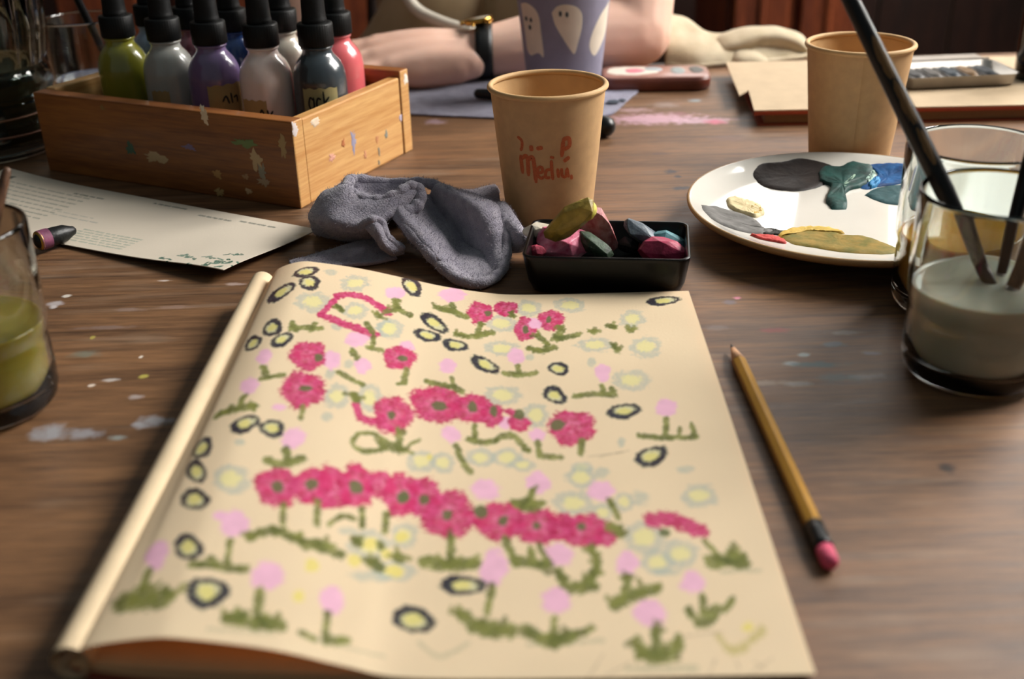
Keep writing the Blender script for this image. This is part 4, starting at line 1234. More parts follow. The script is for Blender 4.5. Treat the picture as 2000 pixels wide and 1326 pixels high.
for i in range(6):
    words(95, 150, 8 + i * 3.6, 1.1, '8c9a88', .8, 40 + i)
words(150, 195, TWm * .42, 1.0, '6c7a78', .5, 61); words(160, 200, TWm * .48, .9, '6c7a78', .4, 62)
rs = np.random.RandomState(5)                                                  # green hand-drawn sprig and script near the front corner
for i in range(40):
    a, b = card_mm(310 + 160 * rs.rand(), 505 + 30 * rs.rand())
    pts = [(a + 6 * (rs.rand() - .5), b + 4 * (rs.rand() - .5)) for _ in range(4)]
    W, d = cc.stroke(smooth_prof(pts, 5), .8); cc.put(W, .95 * sst(1.3, .5, d) * (.5 + cc.n3[W]), lin(('2f5a48', '4c6c5c', '5d7a6a')[i % 3]))
a, b = card_mm(20, 352)
for i in range(7):
    pts = [(a + 8 * (rs.rand() - .5), b + 7 * (rs.rand() - .5)) for _ in range(4)]
    W, d = cc.stroke(smooth_prof(pts, 5), .7); cc.put(W, .7 * sst(1.3, .5, d), lin('3c4c44'))
a, b = card_mm(598, 462)
W, r, th = cc.ell((a, b), (9, 0), (0, 7)); cc.put(W, .5 * sst(1.1, .2, r + (cc.n2[W] - .5) * .4), lin('a98c55'))
cc.commit(cd.data)

# black pastel stub with a torn pink wrapper, on the card's near edge
M_blk = mat('black_pastel', '0c0d0e', rough=0.45, bump=0.3, bscale=400)
q0, q1 = np.array(at(84, 468, .0085)), np.array(at(136, 452, .0085))
st = thing('wrapped_pastel', 'black pastel stub with a torn pink wrapper on the near edge of the card', 'pastel', (float(q0[0]), float(q0[1]), 0.003))
MO('stick', rel(capsule([q0 + (q1 - q0) * t for t in (0.0, .4, .8, 1.05)], [.0062, .0062, .0056, .0035], 14), st), M_blk, st)
MO('paper_wrapper', rel(tube([q0 + (q1 - q0) * t for t in (-.16, 0.0, .22)], [.0066, .0067, .0066], 14, cap=False), st), mat('pink_wrapper', '8c4c68', rough=.6, col2='5c3048', vscale=200), st)
MO('foil_band', rel(tube([q0 + (q1 - q0) * t for t in (-.20, -.12)], [.0060, .0067], 14), st), mat('gold_foil', 'c8a24c', rough=.3, metal=.8), st)

# ------------------------------------------------------------------ tumblers
M_glass = glass('clear_glass', 'f4f8f6', ior=1.48)
GH = 0.0930
def tumbler(name, label, loc, liq_z, m_liq, m_glass=M_glass, s=1.0, rz=0, liq_label=None):
    t = thing(name, label, 'glass', loc, (0, 0, rz))
    out = [(0, .0), (.024, .0), (.0300, .0012), (.0328, .0045), (.0340, .010), (.0342, .022), (.0340, .0325), (.0334, .0355), (.0340, .0385), (.0352, .0420), (.0356, .052), (.0358, .070), (.0360, .0905), (.0357, .0924), (.0350, GH), (.0343, .0924), (.0340, .0905)]
    inn = [(.0336, .070), (.0334, .052), (.0331, .0425), (.0322, .0385), (.0316, .0355), (.0320, .0325), (.0321, .022), (.0316, .014), (.0290, .0098), (.022, .0086), (0, .0082)]
    sc = lambda P: [(r * s, z * s) for r, z in P]
    MO('glass_wall', lathe(sc(out + inn), 72), m_glass, t)
    ip = sorted([(z * s, r * s) for r, z in inn]); lz = liq_z
    zs = np.linspace(.0084 * s, lz - .0004, 22)
    rr = np.interp(zs, [p[0] for p in ip], [p[1] for p in ip])
    L = [(0, .0084 * s)] + [(max(r - .00025, 0), z) for r, z in zip(rr, zs)]
    re = L[-1][0]
    L += [(re + .0001, lz + .0010), (re - .0006, lz + .0003), (re - .0016, lz), (0, lz)]
    MO('water', lathe(L, 64), m_liq, t, label=liq_label)
    return t
def liq(n, c, c2, rough=.08, trans=0.0): return mat(n, c, rough=rough, col2=c2, vscale=28, coat=0.6, detail=1, sub=0.25, trans=trans)
FG = (0.2255, 0.4830, 0); RG = (0.2450, 0.5600, 0); LG = (-0.2555, 0.4760, 0)
front = tumbler('water_glass', 'tumbler of cloudy grey-white rinse water with brushes in it, front right', FG, .0465, liq('cloudy_water', 'b2b2a2', 'c0c0b2'), liq_label='cloudy grey-white rinse water')
rear = tumbler('water_glass', 'tumbler of amber yellow rinse water behind the cloudy one', RG, .0430, liq('amber_water', 'b07a18', 'bc8c24'), liq_label='amber yellow rinse water')
left = tumbler('water_glass', 'tumbler of olive-yellow paint water at the left edge, nearest the camera', LG, .0440, liq('olive_water', 'a8923a', 'b09c44'), liq_label='opaque olive-yellow paint water')
# clear tumbler and ribbed jar behind the crate
SG = (-0.3720, 1.0150, 0)
sglass = tumbler('water_glass', 'tumbler of pale lilac water with a slim brush, behind the left end of the crate', SG, .0400, liq('lilac_water', '8c8ca4', '9a9ab0'), liq_label='pale lilac water')
JC = (-0.4420, 0.9350, 0)
jar = thing('ribbed_jar', 'large dark ribbed glass jar of murky water at the upper left corner', 'jar', JC)
M_jar = glass('smoky_glass', 'c2cec8', ior=1.48)
def flute(a, z): return 1 + (0.022 * math.cos(a * 22) if z > .075 else 0.0)
jo = [(0, 0), (.054, 0), (.0600, .003), (.0625, .010), (.0620, .022), (.0600, .026), (.0622, .030), (.0620, .042), (.0596, .047), (.0618, .052), (.0610, .064), (.058, .070), (.060, .076), (.064, .10), (.0665, .13), (.0660, .134), (.0630, .134)]
ji = [(.0615, .10), (.0570, .076), (.0555, .064), (.0560, .030), (.0560, .014), (.050, .010), (0, .009)]
MO('glass_wall', lathe(smooth_prof(jo, 2) + smooth_prof(ji, 2), 132, flute), M_jar, jar)
MO('murky_water', lathe([(0, .0102), (.0480, .0104), (.0545, .015), (.0550, .03), (.0545, .060), (.0548, .0640), (.053, .0632), (0, .0632)], 64), liq('murky', '10201e', '1c2c28'), jar)
for z, colr in ((.040, '6a4630'), (.024, '7a5240')):
    rr = [(.0612 + .0009 * math.cos(a) + (.001 if z < .03 else 0), z + .0009 * math.sin(a)) for a in np.linspace(0, 6.283, 9)]
    MO('wire_band', lathe(rr, 72), mat('copper_wire', colr, rough=.4, metal=.4), jar, rot=(.06 if z > .03 else .02, .05, 0))

# ------------------------------------------------------------------ brushes
def brush(name, label, tip, end, m_handle, r0=.0030, r1=.0042, bristle=0.0, mf=None, wear=None, group='paint brushes standing in water glasses'):
    """tip = lower (bristle) end, end = top of the handle"""
    A, B = np.array(tip), np.array(end); L = np.linalg.norm(B - A); d = (B - A) / L
    t = thing(name, label, 'brush', tuple(float(x) for x in A), group=group)
    f = lambda s: d * (s * L)
    MO('handle', capsule([f(s) for s in (.16, .24, .34, .46, .60, .78, .93, .985)], [.0027 * r0 / .003, r0 * 1.05, r1, r1 * 1.04, r1 * .95, r1 * .8, r1 * .62, r1 * .5], 16), m_handle, t)
    MO('ferrule', tube([f(s) for s in (.07, .085, .12, .15, .19)], [r0, r0 * 1.04, r0 * .98, r0 * 1.0, r0 * .96], 16), mf or M_ferr, t)
    MO('bristles', capsule([f(s) for s in (.005, .03, .075)], [.0009, r0 * 1.0, r0 * .9], 14), M_brist, t)
    if wear:
        for i, (s, wdt, ln) in enumerate(wear):
            side = np.cross(d, (1, 0, 0)); side /= np.linalg.norm(side)
            nrm = -side if side[1] > 0 else side
            rl = np.interp(s, (.16, .34, .60, .93), (r0, r1, r1 * .95, r1 * .62))
            def ws(u, v, s=s, rl=rl, nrm=nrm):
                a = u / rl; ax = np.cross(d, nrm); N = nrm * math.cos(a) + ax * math.sin(a)
                return tuple(d * (s * L + v) + N * rl * 1.03), N
            q = [(wdt * math.cos(x), ln * math.sin(x)) for x in np.linspace(0, 6.28, 10, endpoint=False)]
            MO('chipped_patch', daub(wobble(q, .2, i + 2, 24), .0001, ws, rings=(1, .7, .3)), M_chip, t)
    return t
M_ferr = mat('brush_ferrule', '6a6660', rough=.35, metal=.8)
M_ferr_dark = mat('dark_ferrule', '2a2724', rough=.4, metal=.6)
M_brist = mat('bristles', '15110e', rough=.8)
M_blackh = mat('black_handle', '090b0e', rough=.38, spec=.35)
M_brownh = wood('brown_handle', '3a2414', '6a4426', grain=(60, 60, 6), rough=.5)
M_chip = mat('bare_wood_chip', '6c5230', rough=.7)
def on_rim(c, ang, r=.0338, z=.0930): return np.array((c[0] + r * math.cos(ang), c[1] + r * math.sin(ang), z))
# black brush: stands on the bottom of the front glass and leans on its far left rim
foot = np.array((FG[0] + .0210, FG[1] - .0090, .0125)); rim = on_rim(FG, math.radians(135), .0325, .0955)
dv = (rim - foot) / np.linalg.norm(rim - foot)
brush('paint_brush', 'long black-handled paint brush leaning left out of the cloudy water glass', foot, foot + dv * .262, M_blackh, .0032, .0046, mf=M_ferr_dark, wear=((.60, .0022, .012), (.51, .0022, .013), (.43, .0018, .010)))
foot = np.array((FG[0] - .0030, FG[1] - .0120, .0125)); rim = on_rim(FG, math.radians(12), .0318, .0960); dv = (rim - foot) / np.linalg.norm(rim - foot)
brush('paint_brush', 'brown wooden-handled brush leaning right out of the cloudy water glass', foot, foot + dv * .20, M_brownh, .0036, .0050)
foot = np.array((FG[0] + .0060, FG[1] + .0040, .0125)); rim = on_rim(FG, math.radians(48), .0315, .0960); dv = (rim - foot) / np.linalg.norm(rim - foot)
brush('paint_brush', 'dark slim brush leaning to the far right in the cloudy water glass', foot, foot + dv * .19, M_blackh, .0026, .0034)
foot = np.array((LG[0] - .012, LG[1] - .012, .0125)); rim = on_rim(LG, math.radians(62), .0322, .0950); dv = (rim - foot) / np.linalg.norm(rim - foot)
brush('paint_brush', 'brown-handled brush standing in the olive-yellow glass at the left edge', foot, foot + dv * .112, M_brownh, .0030, .0040)
e0 = np.array(at(206, 110, Y=SG[1] + .004)); e1 = np.array(at(152, 0, Y=SG[1] - .015)); dv = (e1 - e0) / np.linalg.norm(e1 - e0)
foot = e0 + dv * ((.0130 - e0[2]) / dv[2])
brush('paint_brush', 'slim blue-black brush standing in the lilac water glass behind the crate', foot, foot + dv * .19, M_blackh, .0026, .0034)

# ------------------------------------------------------------------ flat grey-lavender cloth under the arm
M_cloth = mat('lavender_cotton', '8a8592', rough=.95, col2='9e98a2', vscale=160, bump=.9, bscale=900, sheen=.4, spec=.1)
M_cloth_flat = mat('lavender_cotton_flat', '787686', rough=.95, col2='8c8a9c', vscale=120, bump=.6, bscale=700, sheen=.3, spec=.1)
fc = [at(*p)[:2] for p in ((795, 226), (880, 230), (960, 233), (1060, 236), (1140, 236), (1196, 226), (1225, 200), (1256, 172), (1210, 150), (1100, 150), (1000, 152), (900, 150), (800, 152), (790, 190))]
Q = resample([tuple(p) for p in fc], 90)
Q = Q + (np.random.RandomState(3).rand(*Q.shape) - .5) * .0012
c0 = Q.mean(0); V, F = [], []
rings_ = (1.0, .985, .9, .75, .6, .45, .3, .15)
for s in rings_:
    for q in Q:
        p = c0 + (q - c0) * s
        V.append((p[0], p[1], .0016 + (.0010 + .0012 * math.sin(p[0] * 90 + p[1] * 40) * math.sin(p[1] * 70)) * min(1, (1 - s) * 12)))
n = len(Q); V.append((c0[0], c0[1], .003))
F = [(i * n + k, i * n + (k + 1) % n, (i + 1) * n + (k + 1) % n, (i + 1) * n + k) for i in range(len(rings_) - 1) for k in range(n)]
b = (len(rings_) - 1) * n; F += [(b + k, b + (k + 1) % n, len(V) - 1) for k in range(n)]
fo = MO('cotton_cloth', ([(v[0] - c0[0], v[1] - c0[1], v[2]) for v in V], F), M_cloth_flat, loc=(float(c0[0]), float(c0[1]), 0))
tag(fo, 'flat grey-lavender cotton cloth spread under the forearm', 'cloth'); solidify(fo, .0016, -.6)
for px, py, r in ((1198, 197, .006), (1215, 194, .004), (1085, 215, .004)):
    p = at(px, py, .004); q = [(p[0] - c0[0] + r * math.cos(a), p[1] - c0[1] + r * 1.1 * math.sin(a)) for a in np.linspace(0, 6.28, 8, endpoint=False)]
    MO('paint_spot', daub(wobble(q, .2, px, 20), .0005, lambda x, y: ((x, y, .0034), (0, 0, 1)), rings=(1, .7, .3)), mat('slate_spot', '3c4450', rough=.8), fo)
# black crayon on that cloth and the black marker behind the lettered cup
q0, q1 = np.array(at(935, 183, .0085)), np.array(at(990, 186, .0085))
cr = capsule([q0, q0 + (q1 - q0) * .5, q1], [.0048, .005, .005], 14)
o = MO('crayon', ([(v[0] - q0[0], v[1] - q0[1], v[2]) for v in cr[0]], cr[1]), M_blk, loc=(float(q0[0]), float(q0[1]), 0)); tag(o, 'stubby black crayon on the flat cloth left of the lettered cup', 'crayon')
q0, q1 = np.array(at(1182, 247, .0090)), np.array(at(1110, 236, .0090))
mk = thing('marker_pen', 'black marker pen behind the lettered cup, only its rounded end showing', 'marker', (float(q0[0]), float(q0[1]), 0))
MO('barrel', rel(capsule([q0, q0 + (q1 - q0) * .35, q1], [.0088, .0088, .0088], 18), mk), mat('marker_plastic', '0a0a0b', rough=.35), mk)
MO('cap', rel(capsule([q1, q1 + (q1 - q0) * .5], [.0091, .0080], 18), mk), mat('marker_cap', '141416', rough=.3), mk)

# ------------------------------------------------------------------ flat reddish tin with a paint patch
tin_c = np.array(at(1272, 160, 0.0))
tin_c = np.array((at(1275, 148, .006)[0], 1.0860, 0))
tin = thing('paint_tin', 'flat reddish-brown tin with a white and pink paint patch beside the ghost cup', 'tin', tuple(float(x) for x in tin_c), (0, 0, -.06))
M_tin = mat('red_brown_tin', '7c4030', rough=.4, col2='5c2c20', vscale=40, coat=.2)
M_tintop = mat('tin_top', 'a87c70', rough=.35, col2='8c6258', vscale=25, coat=.2)
MO('case', rr_rings([(.098, .046, .012, .0), (.104, .052, .014, .002), (.105, .053, .014, .0105), (.103, .051, .0135, .0125)]), M_tin, tin)
MO('lid', rr_rings([(.1035, .0515, .0135, .0124), (.103, .051, .0135, .0135), (.099, .047, .012, .0142)]), M_tintop, tin)
def flatsurf(z): return lambda x, y: ((x, y, z), (0, 0, 1))
for nm, c, cx, cy, rx, ry, h in (('white_patch', 'ded6c8', -.022, .002, .026, .018, .0007), ('pink_patch', 'd8808c', -.020, -.001, .011, .010, .0011), ('grey_patch', 'a8b0b4', -.002, .006, .010, .008, .0010), ('dark_patch', '4c4c48', .040, .004, .007, .014, .0006), ('slate_patch', '8a9494', .022, .002, .007, .014, .0006)):
    q = [(cx + rx * math.cos(a), cy + ry * math.sin(a)) for a in np.linspace(0, 6.28, 10, endpoint=False)]
    MO(nm, daub(wobble(q, .1, int(cx * 1e4) % 97, 30), h, flatsurf(.0142), rings=(1, .8, .5, .25)), mat(nm, c, rough=.5, var=.08), tin)

# ------------------------------------------------------------------ far sketch pad with a torn corner, and the metal palette on it
padp = [at(*p, .0135)[:2] for p in ((1473, 216), (1462, 176), (1444, 186), (1418, 122))]
pfr = np.array(at(2040, 204, .0135)[:2]); pf = np.array(padp[0])
dirx = (pfr - pf) / np.linalg.norm(pfr - pf)
pad = thing('sketch_pad', 'kraft sketch pad with a red edge and a torn corner under the metal palette', 'sketchbook', (float(pf[0]), float(pf[1]), 0))
depth = 0.175; PWD = 0.30
perp = np.array((-dirx[1], dirx[0]))
def padpt(a, b): p = pf + dirx * a + perp * b; return (p[0] - pf[0], p[1] - pf[1])
M_padp = mat('kraft_sheet', 'b8a284', rough=.75, var=.05, vscale=60)
M_padred = mat('red_edge', 'a8462a', rough=.6)
M_padlow = mat('pad_pages', '8a6848', rough=.8, stretch=(1, 1, 60), var=.15, vscale=12)
tl = np.array(padp[3]) - pf; tl_a, tl_b = tl.dot(dirx), tl.dot(perp)
t2 = np.array(padp[1]) - pf; t3 = np.array(padp[2]) - pf
outl = [(0, 0), (t2.dot(dirx), t2.dot(perp)), (t3.dot(dirx), t3.dot(perp)), (tl_a, tl_b), (PWD, tl_b), (PWD, 0)]
MO('top_sheet', prism([padpt(*q) for q in outl][::-1], .0125, .0137), M_padp, pad, smooth=False)
MO('red_border', prism([padpt(*q) for q in ((0, -.0006), (PWD, -.0006), (PWD, .006), (.002, .006))], .0096, .0124), M_padred, pad, smooth=False)
MO('page_block', prism([padpt(*q) for q in ((.010, .004), (PWD, .004), (PWD, tl_b - .004), (tl_a + .02, tl_b - .004))], .0015, .0095), M_padlow, pad, smooth=False)
MO('back_cover', prism([padpt(*q) for q in ((.004, .0), (PWD, .0), (PWD, tl_b), (tl_a + .01, tl_b))], .0, .0014), M_cover, pad, smooth=False)

pl0 = np.array(at(1765, 178, .0140)); pl1 = np.array(at(1985, 168, .0140))
pdx = (pl1 - pl0)[:2]; pla = math.atan2(pdx[1], pdx[0])
pal = thing('metal_palette', 'dented metal watercolour palette with dark paint pans on the far sketch pad', 'palette', (float((pl0 + pl1)[0] / 2), float((pl0 + pl1)[1] / 2) + .030, .0139), (0, 0, pla))
M_steel = mat('palette_steel', 'b8b2aa', rough=.28, metal=.85, var=.1, vscale=50)
PLW = float(np.linalg.norm(pdx)) * 1.0
MO('tray', rr_rings([(PLW - .01, .050, .006, .0), (PLW - .002, .058, .008, .002), (PLW, .060, .008, .0105), (PLW + .003, .063, .009, .0115), (PLW - .001, .059, .008, .0110), (PLW - .005, .054, .007, .0035)]), M_steel, pal)
MO('mixing_lid', join(box(-PLW / 2, PLW / 2, .031, .033, .0105, .0125), box(-PLW / 2, PLW / 2, .033, .060, .0085, .0100)), mat('white_enamel', 'a89e94', rough=.35, var=.1, vscale=40), pal, smooth=False)
M_pan = mat('pan_plastic', '4a4642', rough=.45)
for i, c in enumerate(('33302e', '4c4640', '26323c', '8a6638', '1c2630')):
    pw = (PLW - .020) / 5; x = -PLW / 2 + .010 + i * pw + .001
    pn = bevel(MO('pan', box(x, x + pw - .002, -.021, .021, .0036, .0080), M_pan, pal, smooth=False), .0008, 2)
    q = [(x + pw / 2 - .001 + (pw / 2 - .002) * math.cos(a), .019 * math.sin(a)) for a in np.linspace(0, 6.28, 10, endpoint=False)]
    MO('paint_cake', daub(wobble(q, .05, i, 24), .0016, flatsurf(.0080), rings=(1, .8, .4)), mat('cake_%d' % i, c, rough=.5), pn)
bo = np.array(at(2012, 150, .0139)); 
db = thing('dark_bottle', 'dark brown glass bottle cut off by the right edge behind the metal palette', 'bottle', (float(bo[0]) + .004, float(bo[1]) - .004, .0138))
MO('body', lathe(smooth_prof([(0, 0), (.016, 0), (.0195, .002), (.0200, .008), (.0200, .075), (.018, .088), (.011, .096), (.0085, .102), (.0085, .114)], 3), 40), mat('brown_bottle', '1c0f09', rough=.15, coat=.5), db)
MO('cap', lathe([(.0100, .106), (.0105, .107), (.0105, .122), (.0095, .123), (0, .123)], 32), M_cap, db)

# ------------------------------------------------------------------ crumpled rag in the middle: one cloth, folded sheets that run into each other
def G(rows): return [[at(px, py, Y=y) for px, py, y in r] for r in rows]
RAG = [
    # left hood with its open mouth on top
    G([[(655, 430, .745), (690, 432, .748), (725, 432, .748), (765, 432, .745), (800, 428, .74), (830, 425, .735)],
       [(648, 372, .722), (683, 350, .715), (720, 354, .718), (760, 358, .716), (795, 358, .712), (826, 354, .708)],
       [(652, 378, .712), (688, 372, .703), (722, 384, .704), (760, 386, .704), (795, 376, .70), (824, 366, .70)],
       [(642, 376, .702), (684, 372, .690), (708, 388, .684), (746, 393, .682), (786, 377, .684), (816, 370, .686)],
       [(634, 374, .695), (676, 366, .683), (702, 384, .676), (744, 391, .673), (788, 374, .676), (818, 372, .679)],
       [(618, 392, .690), (650, 396, .672), (690, 412, .664), (726, 421, .661), (762, 414, .664), (792, 405, .669)],
       [(602, 418, .688), (626, 428, .668), (664, 437, .656), (700, 443, .653), (728, 441, .655), (752, 434, .661)],
       [(606, 436, .692), (634, 446, .678), (672, 456, .670), (708, 458, .668), (734, 454, .668), (758, 450, .670)],
       [(620, 462, .705), (650, 470, .698), (690, 478, .692), (720, 480, .690), (745, 478, .688), (770, 474, .685)]]),
    # big pocket on the right: rolled left rim, panel, crease, broad outer fold
    G([[(800, 388, .702), (782, 428, .690), (812, 478, .668), (850, 522, .648), (880, 546, .634), (902, 556, .624)],
       [(792, 376, .690), (770, 410, .672), (806, 460, .648), (846, 504, .630), (876, 532, .616), (904, 549, .606)],
       [(806, 372, .686), (786, 404, .669), (822, 455, .646), (858, 499, .629), (888, 528, .615), (918, 552, .603)],
       [(822, 380, .692), (826, 416, .678), (848, 458, .658), (876, 497, .644), (905, 524, .632), (936, 553, .602)],
       [(836, 380, .698), (862, 416, .692), (888, 452, .680), (910, 486, .666), (930, 514, .650), (952, 549, .606)],
       [(842, 370, .694), (880, 398, .682), (908, 432, .671), (928, 472, .660), (946, 504, .646), (965, 542, .612)],
       [(850, 360, .692), (902, 386, .674), (934, 410, .662), (954, 450, .652), (970, 490, .640), (977, 532, .619)],
       [(862, 362, .702), (928, 386, .686), (962, 400, .674), (978, 436, .660), (988, 480, .646), (985, 520, .628)],
       [(872, 384, .715), (945, 398, .702), (985, 414, .690), (996, 446, .676), (996, 490, .662), (988, 530, .648)]]),
    # small curled flap in the middle
    G([[(704, 445, .656), (726, 428, .652), (747, 435, .655), (753, 452, .662)],
       [(716, 452, .649), (736, 446, .645), (752, 458, .648), (764, 470, .653)],
       [(736, 470, .646), (748, 474, .642), (766, 485, .641), (786, 482, .645)],
       [(745, 482, .648), (756, 488, .645), (770, 496, .644), (790, 494, .648)]]),
    # tail on the table, lower left
    G([[(566, 522, .646), (585, 510, .651), (630, 496, .658), (690, 476, .668), (745, 465, .678)],
       [(570, 520, .642), (596, 512, .645), (645, 500, .651), (700, 486, .658), (760, 478, .668)],
       [(572, 524, .639), (602, 521, .640), (655, 513, .644), (708, 503, .650), (768, 496, .658)],
       [(576, 528, .638), (610, 528, .636), (662, 523, .638), (716, 518, .641), (780, 512, .648)]]),
    # dark-tipped end at the back right
    G([[(838, 392, .742), (880, 390, .744), (930, 386, .746), (975, 378, .748)],
       [(842, 372, .734), (885, 372, .736), (930, 370, .740), (966, 362, .743)],
       [(846, 374, .724), (888, 378, .726), (933, 382, .730), (974, 372, .734)],
       [(848, 392, .716), (892, 396, .718), (936, 402, .722), (978, 396, .728)]]),
    # knuckled folds next to the dish
    G([[(955, 408, .700), (982, 404, .702), (998, 428, .698), (1004, 455, .692)],
       [(962, 400, .688), (986, 400, .684), (1004, 424, .676), (1012, 448, .668)],
       [(978, 420, .668), (998, 430, .660), (1016, 448, .652), (1024, 466, .648)],
       [(986, 452, .656), (1002, 458, .648), (1017, 470, .643), (1025, 478, .644)],
       [(986, 500, .654), (1000, 498, .650), (1012, 494, .648), (1020, 490, .650)]]),
]
parts = []
for gi, g in enumerate(RAG):
    v, f = loft(g, 7)
    v = [(x, y, max(z, .0022)) for x, y, z in v]
    vv = []
    for p in v:
        nv = mnoise.noise_vector(Vector(p) * 55 + Vector((gi * 3, 0, 0)))
        nv2 = mnoise.noise_vector(Vector(p) * 160)
        q = Vector(p) + nv * 0.0016 + nv2 * 0.0005
        vv.append((q.x, q.y, max(q.z, .0019)))
    parts.append((vv, f))
# the thick rolled hem along the pocket, the mouth of the hood and the flap
for hem, hr in (([(792, 374, .690), (770, 409, .671), (806, 459, .647), (846, 504, .629), (876, 532, .615), (904, 549, .605), (936, 554, .601), (965, 543, .611), (980, 526, .622), (988, 495, .640), (990, 460, .652), (986, 424, .668)], .0024),
                ([(683, 352, .706), (678, 366, .690), (690, 380, .680), (716, 390, .675), (746, 392, .673), (775, 380, .675), (798, 366, .680), (816, 366, .682), (822, 384, .678), (814, 402, .672), (790, 414, .668), (772, 412, .670)], .0027),
                ([(683, 350, .708), (705, 350, .712), (745, 356, .714), (790, 357, .710), (822, 355, .704), (862, 366, .694), (900, 386, .676)], .0022),
                ([(706, 444, .654), (726, 429, .650), (746, 436, .652), (752, 456, .648), (766, 474, .646), (785, 484, .644)], .0017)):
    pp = smooth_prof([at(a, b, Y=c) for a, b, c in hem], 8)
    hv, hf = capsule(pp, [hr * (1 + .18 * math.sin(i * .9)) for i in range(len(pp))], 10)
    parts.append(([tuple(Vector(v) + mnoise.noise_vector(Vector(v) * 260) * .0007) for v in hv], hf))
RV, RF = join(*[(v, [q for q in f if len(q) == 4]) for v, f in parts])
# lowest point rests on the table
RV = [(x, y, max(z, .0019)) for x, y, z in RV]
rc = (-0.060, 0.665)
rag = MO('cotton_rag', ([(v[0] - rc[0], v[1] - rc[1], v[2]) for v in RV], RF), M_cloth, loc=(rc[0], rc[1], 0))
tag(rag, 'crumpled grey-lavender cotton rag heaped between the crate and the black dish', 'rag')
solidify(rag, .0026, 0.0); subsurf(rag, 1)
# short fuzzy nap standing off the cloth
rs = np.random.RandomState(11)
P = np.array([(v[0] - rc[0], v[1] - rc[1], v[2]) for v in RV]); Fq = np.array(RF)
A, B_, C_, D_ = (P[Fq[:, i]] for i in range(4))
Nn = np.cross(C_ - A, D_ - B_); ar = np.linalg.norm(Nn, axis=1); Nn /= ar[:, None] + 1e-12
pick = rs.choice(len(Fq), 26000, p=ar / ar.sum()); uu = rs.rand(26000, 1); ww = rs.rand(26000, 1)
base = (A[pick] * (1 - uu) + B_[pick] * uu) * (1 - ww) + (D_[pick] * (1 - uu) + C_[pick] * uu) * ww
sgn = np.where(rs.rand(26000) < .5, -1.0, 1.0)[:, None]; nn = Nn[pick] * sgn
dirn = nn + (rs.rand(26000, 3) - .5) * 1.3; dirn /= np.linalg.norm(dirn, axis=1)[:, None]
sd = np.cross(dirn, rs.rand(26000, 3) - .5); sd /= np.linalg.norm(sd, axis=1)[:, None] + 1e-9
b0 = base + nn * .0013; tipp = b0 + dirn * (.0009 + .0014 * rs.rand(26000, 1))
Vn = np.stack([b0 - sd * .00014, b0 + sd * .00014, tipp], 1).reshape(-1, 3); Vn[:, 2] = np.maximum(Vn[:, 2], .0006)
nap = MO('nap', (Vn.tolist(), np.arange(len(Vn)).reshape(-1, 3).tolist()), M_cloth, rag); nap['kind'] = 'stuff'

# ------------------------------------------------------------------ cream linen bundle behind the far sketch pad
M_linen = mat('cream_linen', 'c6b89e', rough=.9, col2='b0a084', vscale=40, bump=.4, bscale=500, sheen=.2, spec=.15)
LB = [
    G([[(1296, 140, 1.16), (1300, 80, 1.17), (1306, 34, 1.20), (1312, 30, 1.215)],
       [(1330, 140, 1.155), (1335, 100, 1.165), (1340, 44, 1.20), (1345, 40, 1.215)],
       [(1365, 138, 1.150), (1368, 110, 1.160), (1372, 70, 1.19), (1378, 62, 1.215)],
       [(1395, 136, 1.155), (1400, 100, 1.165), (1405, 72, 1.20), (1410, 66, 1.215)],
       [(1430, 134, 1.160), (1436, 110, 1.170), (1440, 64, 1.20), (1446, 58, 1.215)]]),
    G([[(1380, 120, 1.185), (1400, 78, 1.19), (1450, 56, 1.20), (1510, 52, 1.20), (1560, 68, 1.20), (1585, 98, 1.21)],
       [(1390, 126, 1.170), (1420, 92, 1.172), (1465, 74, 1.175), (1515, 70, 1.18), (1560, 84, 1.185), (1590, 110, 1.20)],
       [(1410, 110, 1.185), (1440, 100, 1.180), (1480, 92, 1.18), (1520, 92, 1.185), (1555, 100, 1.19), (1588, 118, 1.20)],
       [(1420, 126, 1.165), (1450, 112, 1.168), (1490, 106, 1.17), (1520, 110, 1.175), (1550, 116, 1.18), (1585, 124, 1.195)],
       [(1425, 142, 1.160), (1460, 136, 1.160), (1500, 132, 1.163), (1530, 132, 1.168), (1560, 134, 1.175), (1590, 138, 1.19)]]),
    G([[(1420, 118, 1.176), (1440, 98, 1.172), (1470, 96, 1.172), (1490, 108, 1.175)],
       [(1422, 128, 1.166), (1445, 112, 1.160), (1474, 110, 1.160), (1496, 120, 1.164)],
       [(1425, 138, 1.162), (1450, 130, 1.156), (1480, 128, 1.156), (1500, 132, 1.160)]]),
]
parts = []
for gi, g in enumerate(LB):
    v, f = loft(g, 6)
    parts.append(([(q.x, q.y, max(q.z, .003)) for q in (Vector(p) + mnoise.noise_vector(Vector(p) * 40 + Vector((gi, 0, 0))) * .003 for p in v)], f))
LV, LF = join(*parts)
lb = MO('linen_bundle', ([(v[0] - .29, v[1] - 1.19, v[2]) for v in LV], LF), M_linen, loc=(.29, 1.19, 0))
tag(lb, 'crumpled cream linen cloth heaped on the far edge of the table', 'cloth'); solidify(lb, .004, 0); subsurf(lb, 1)

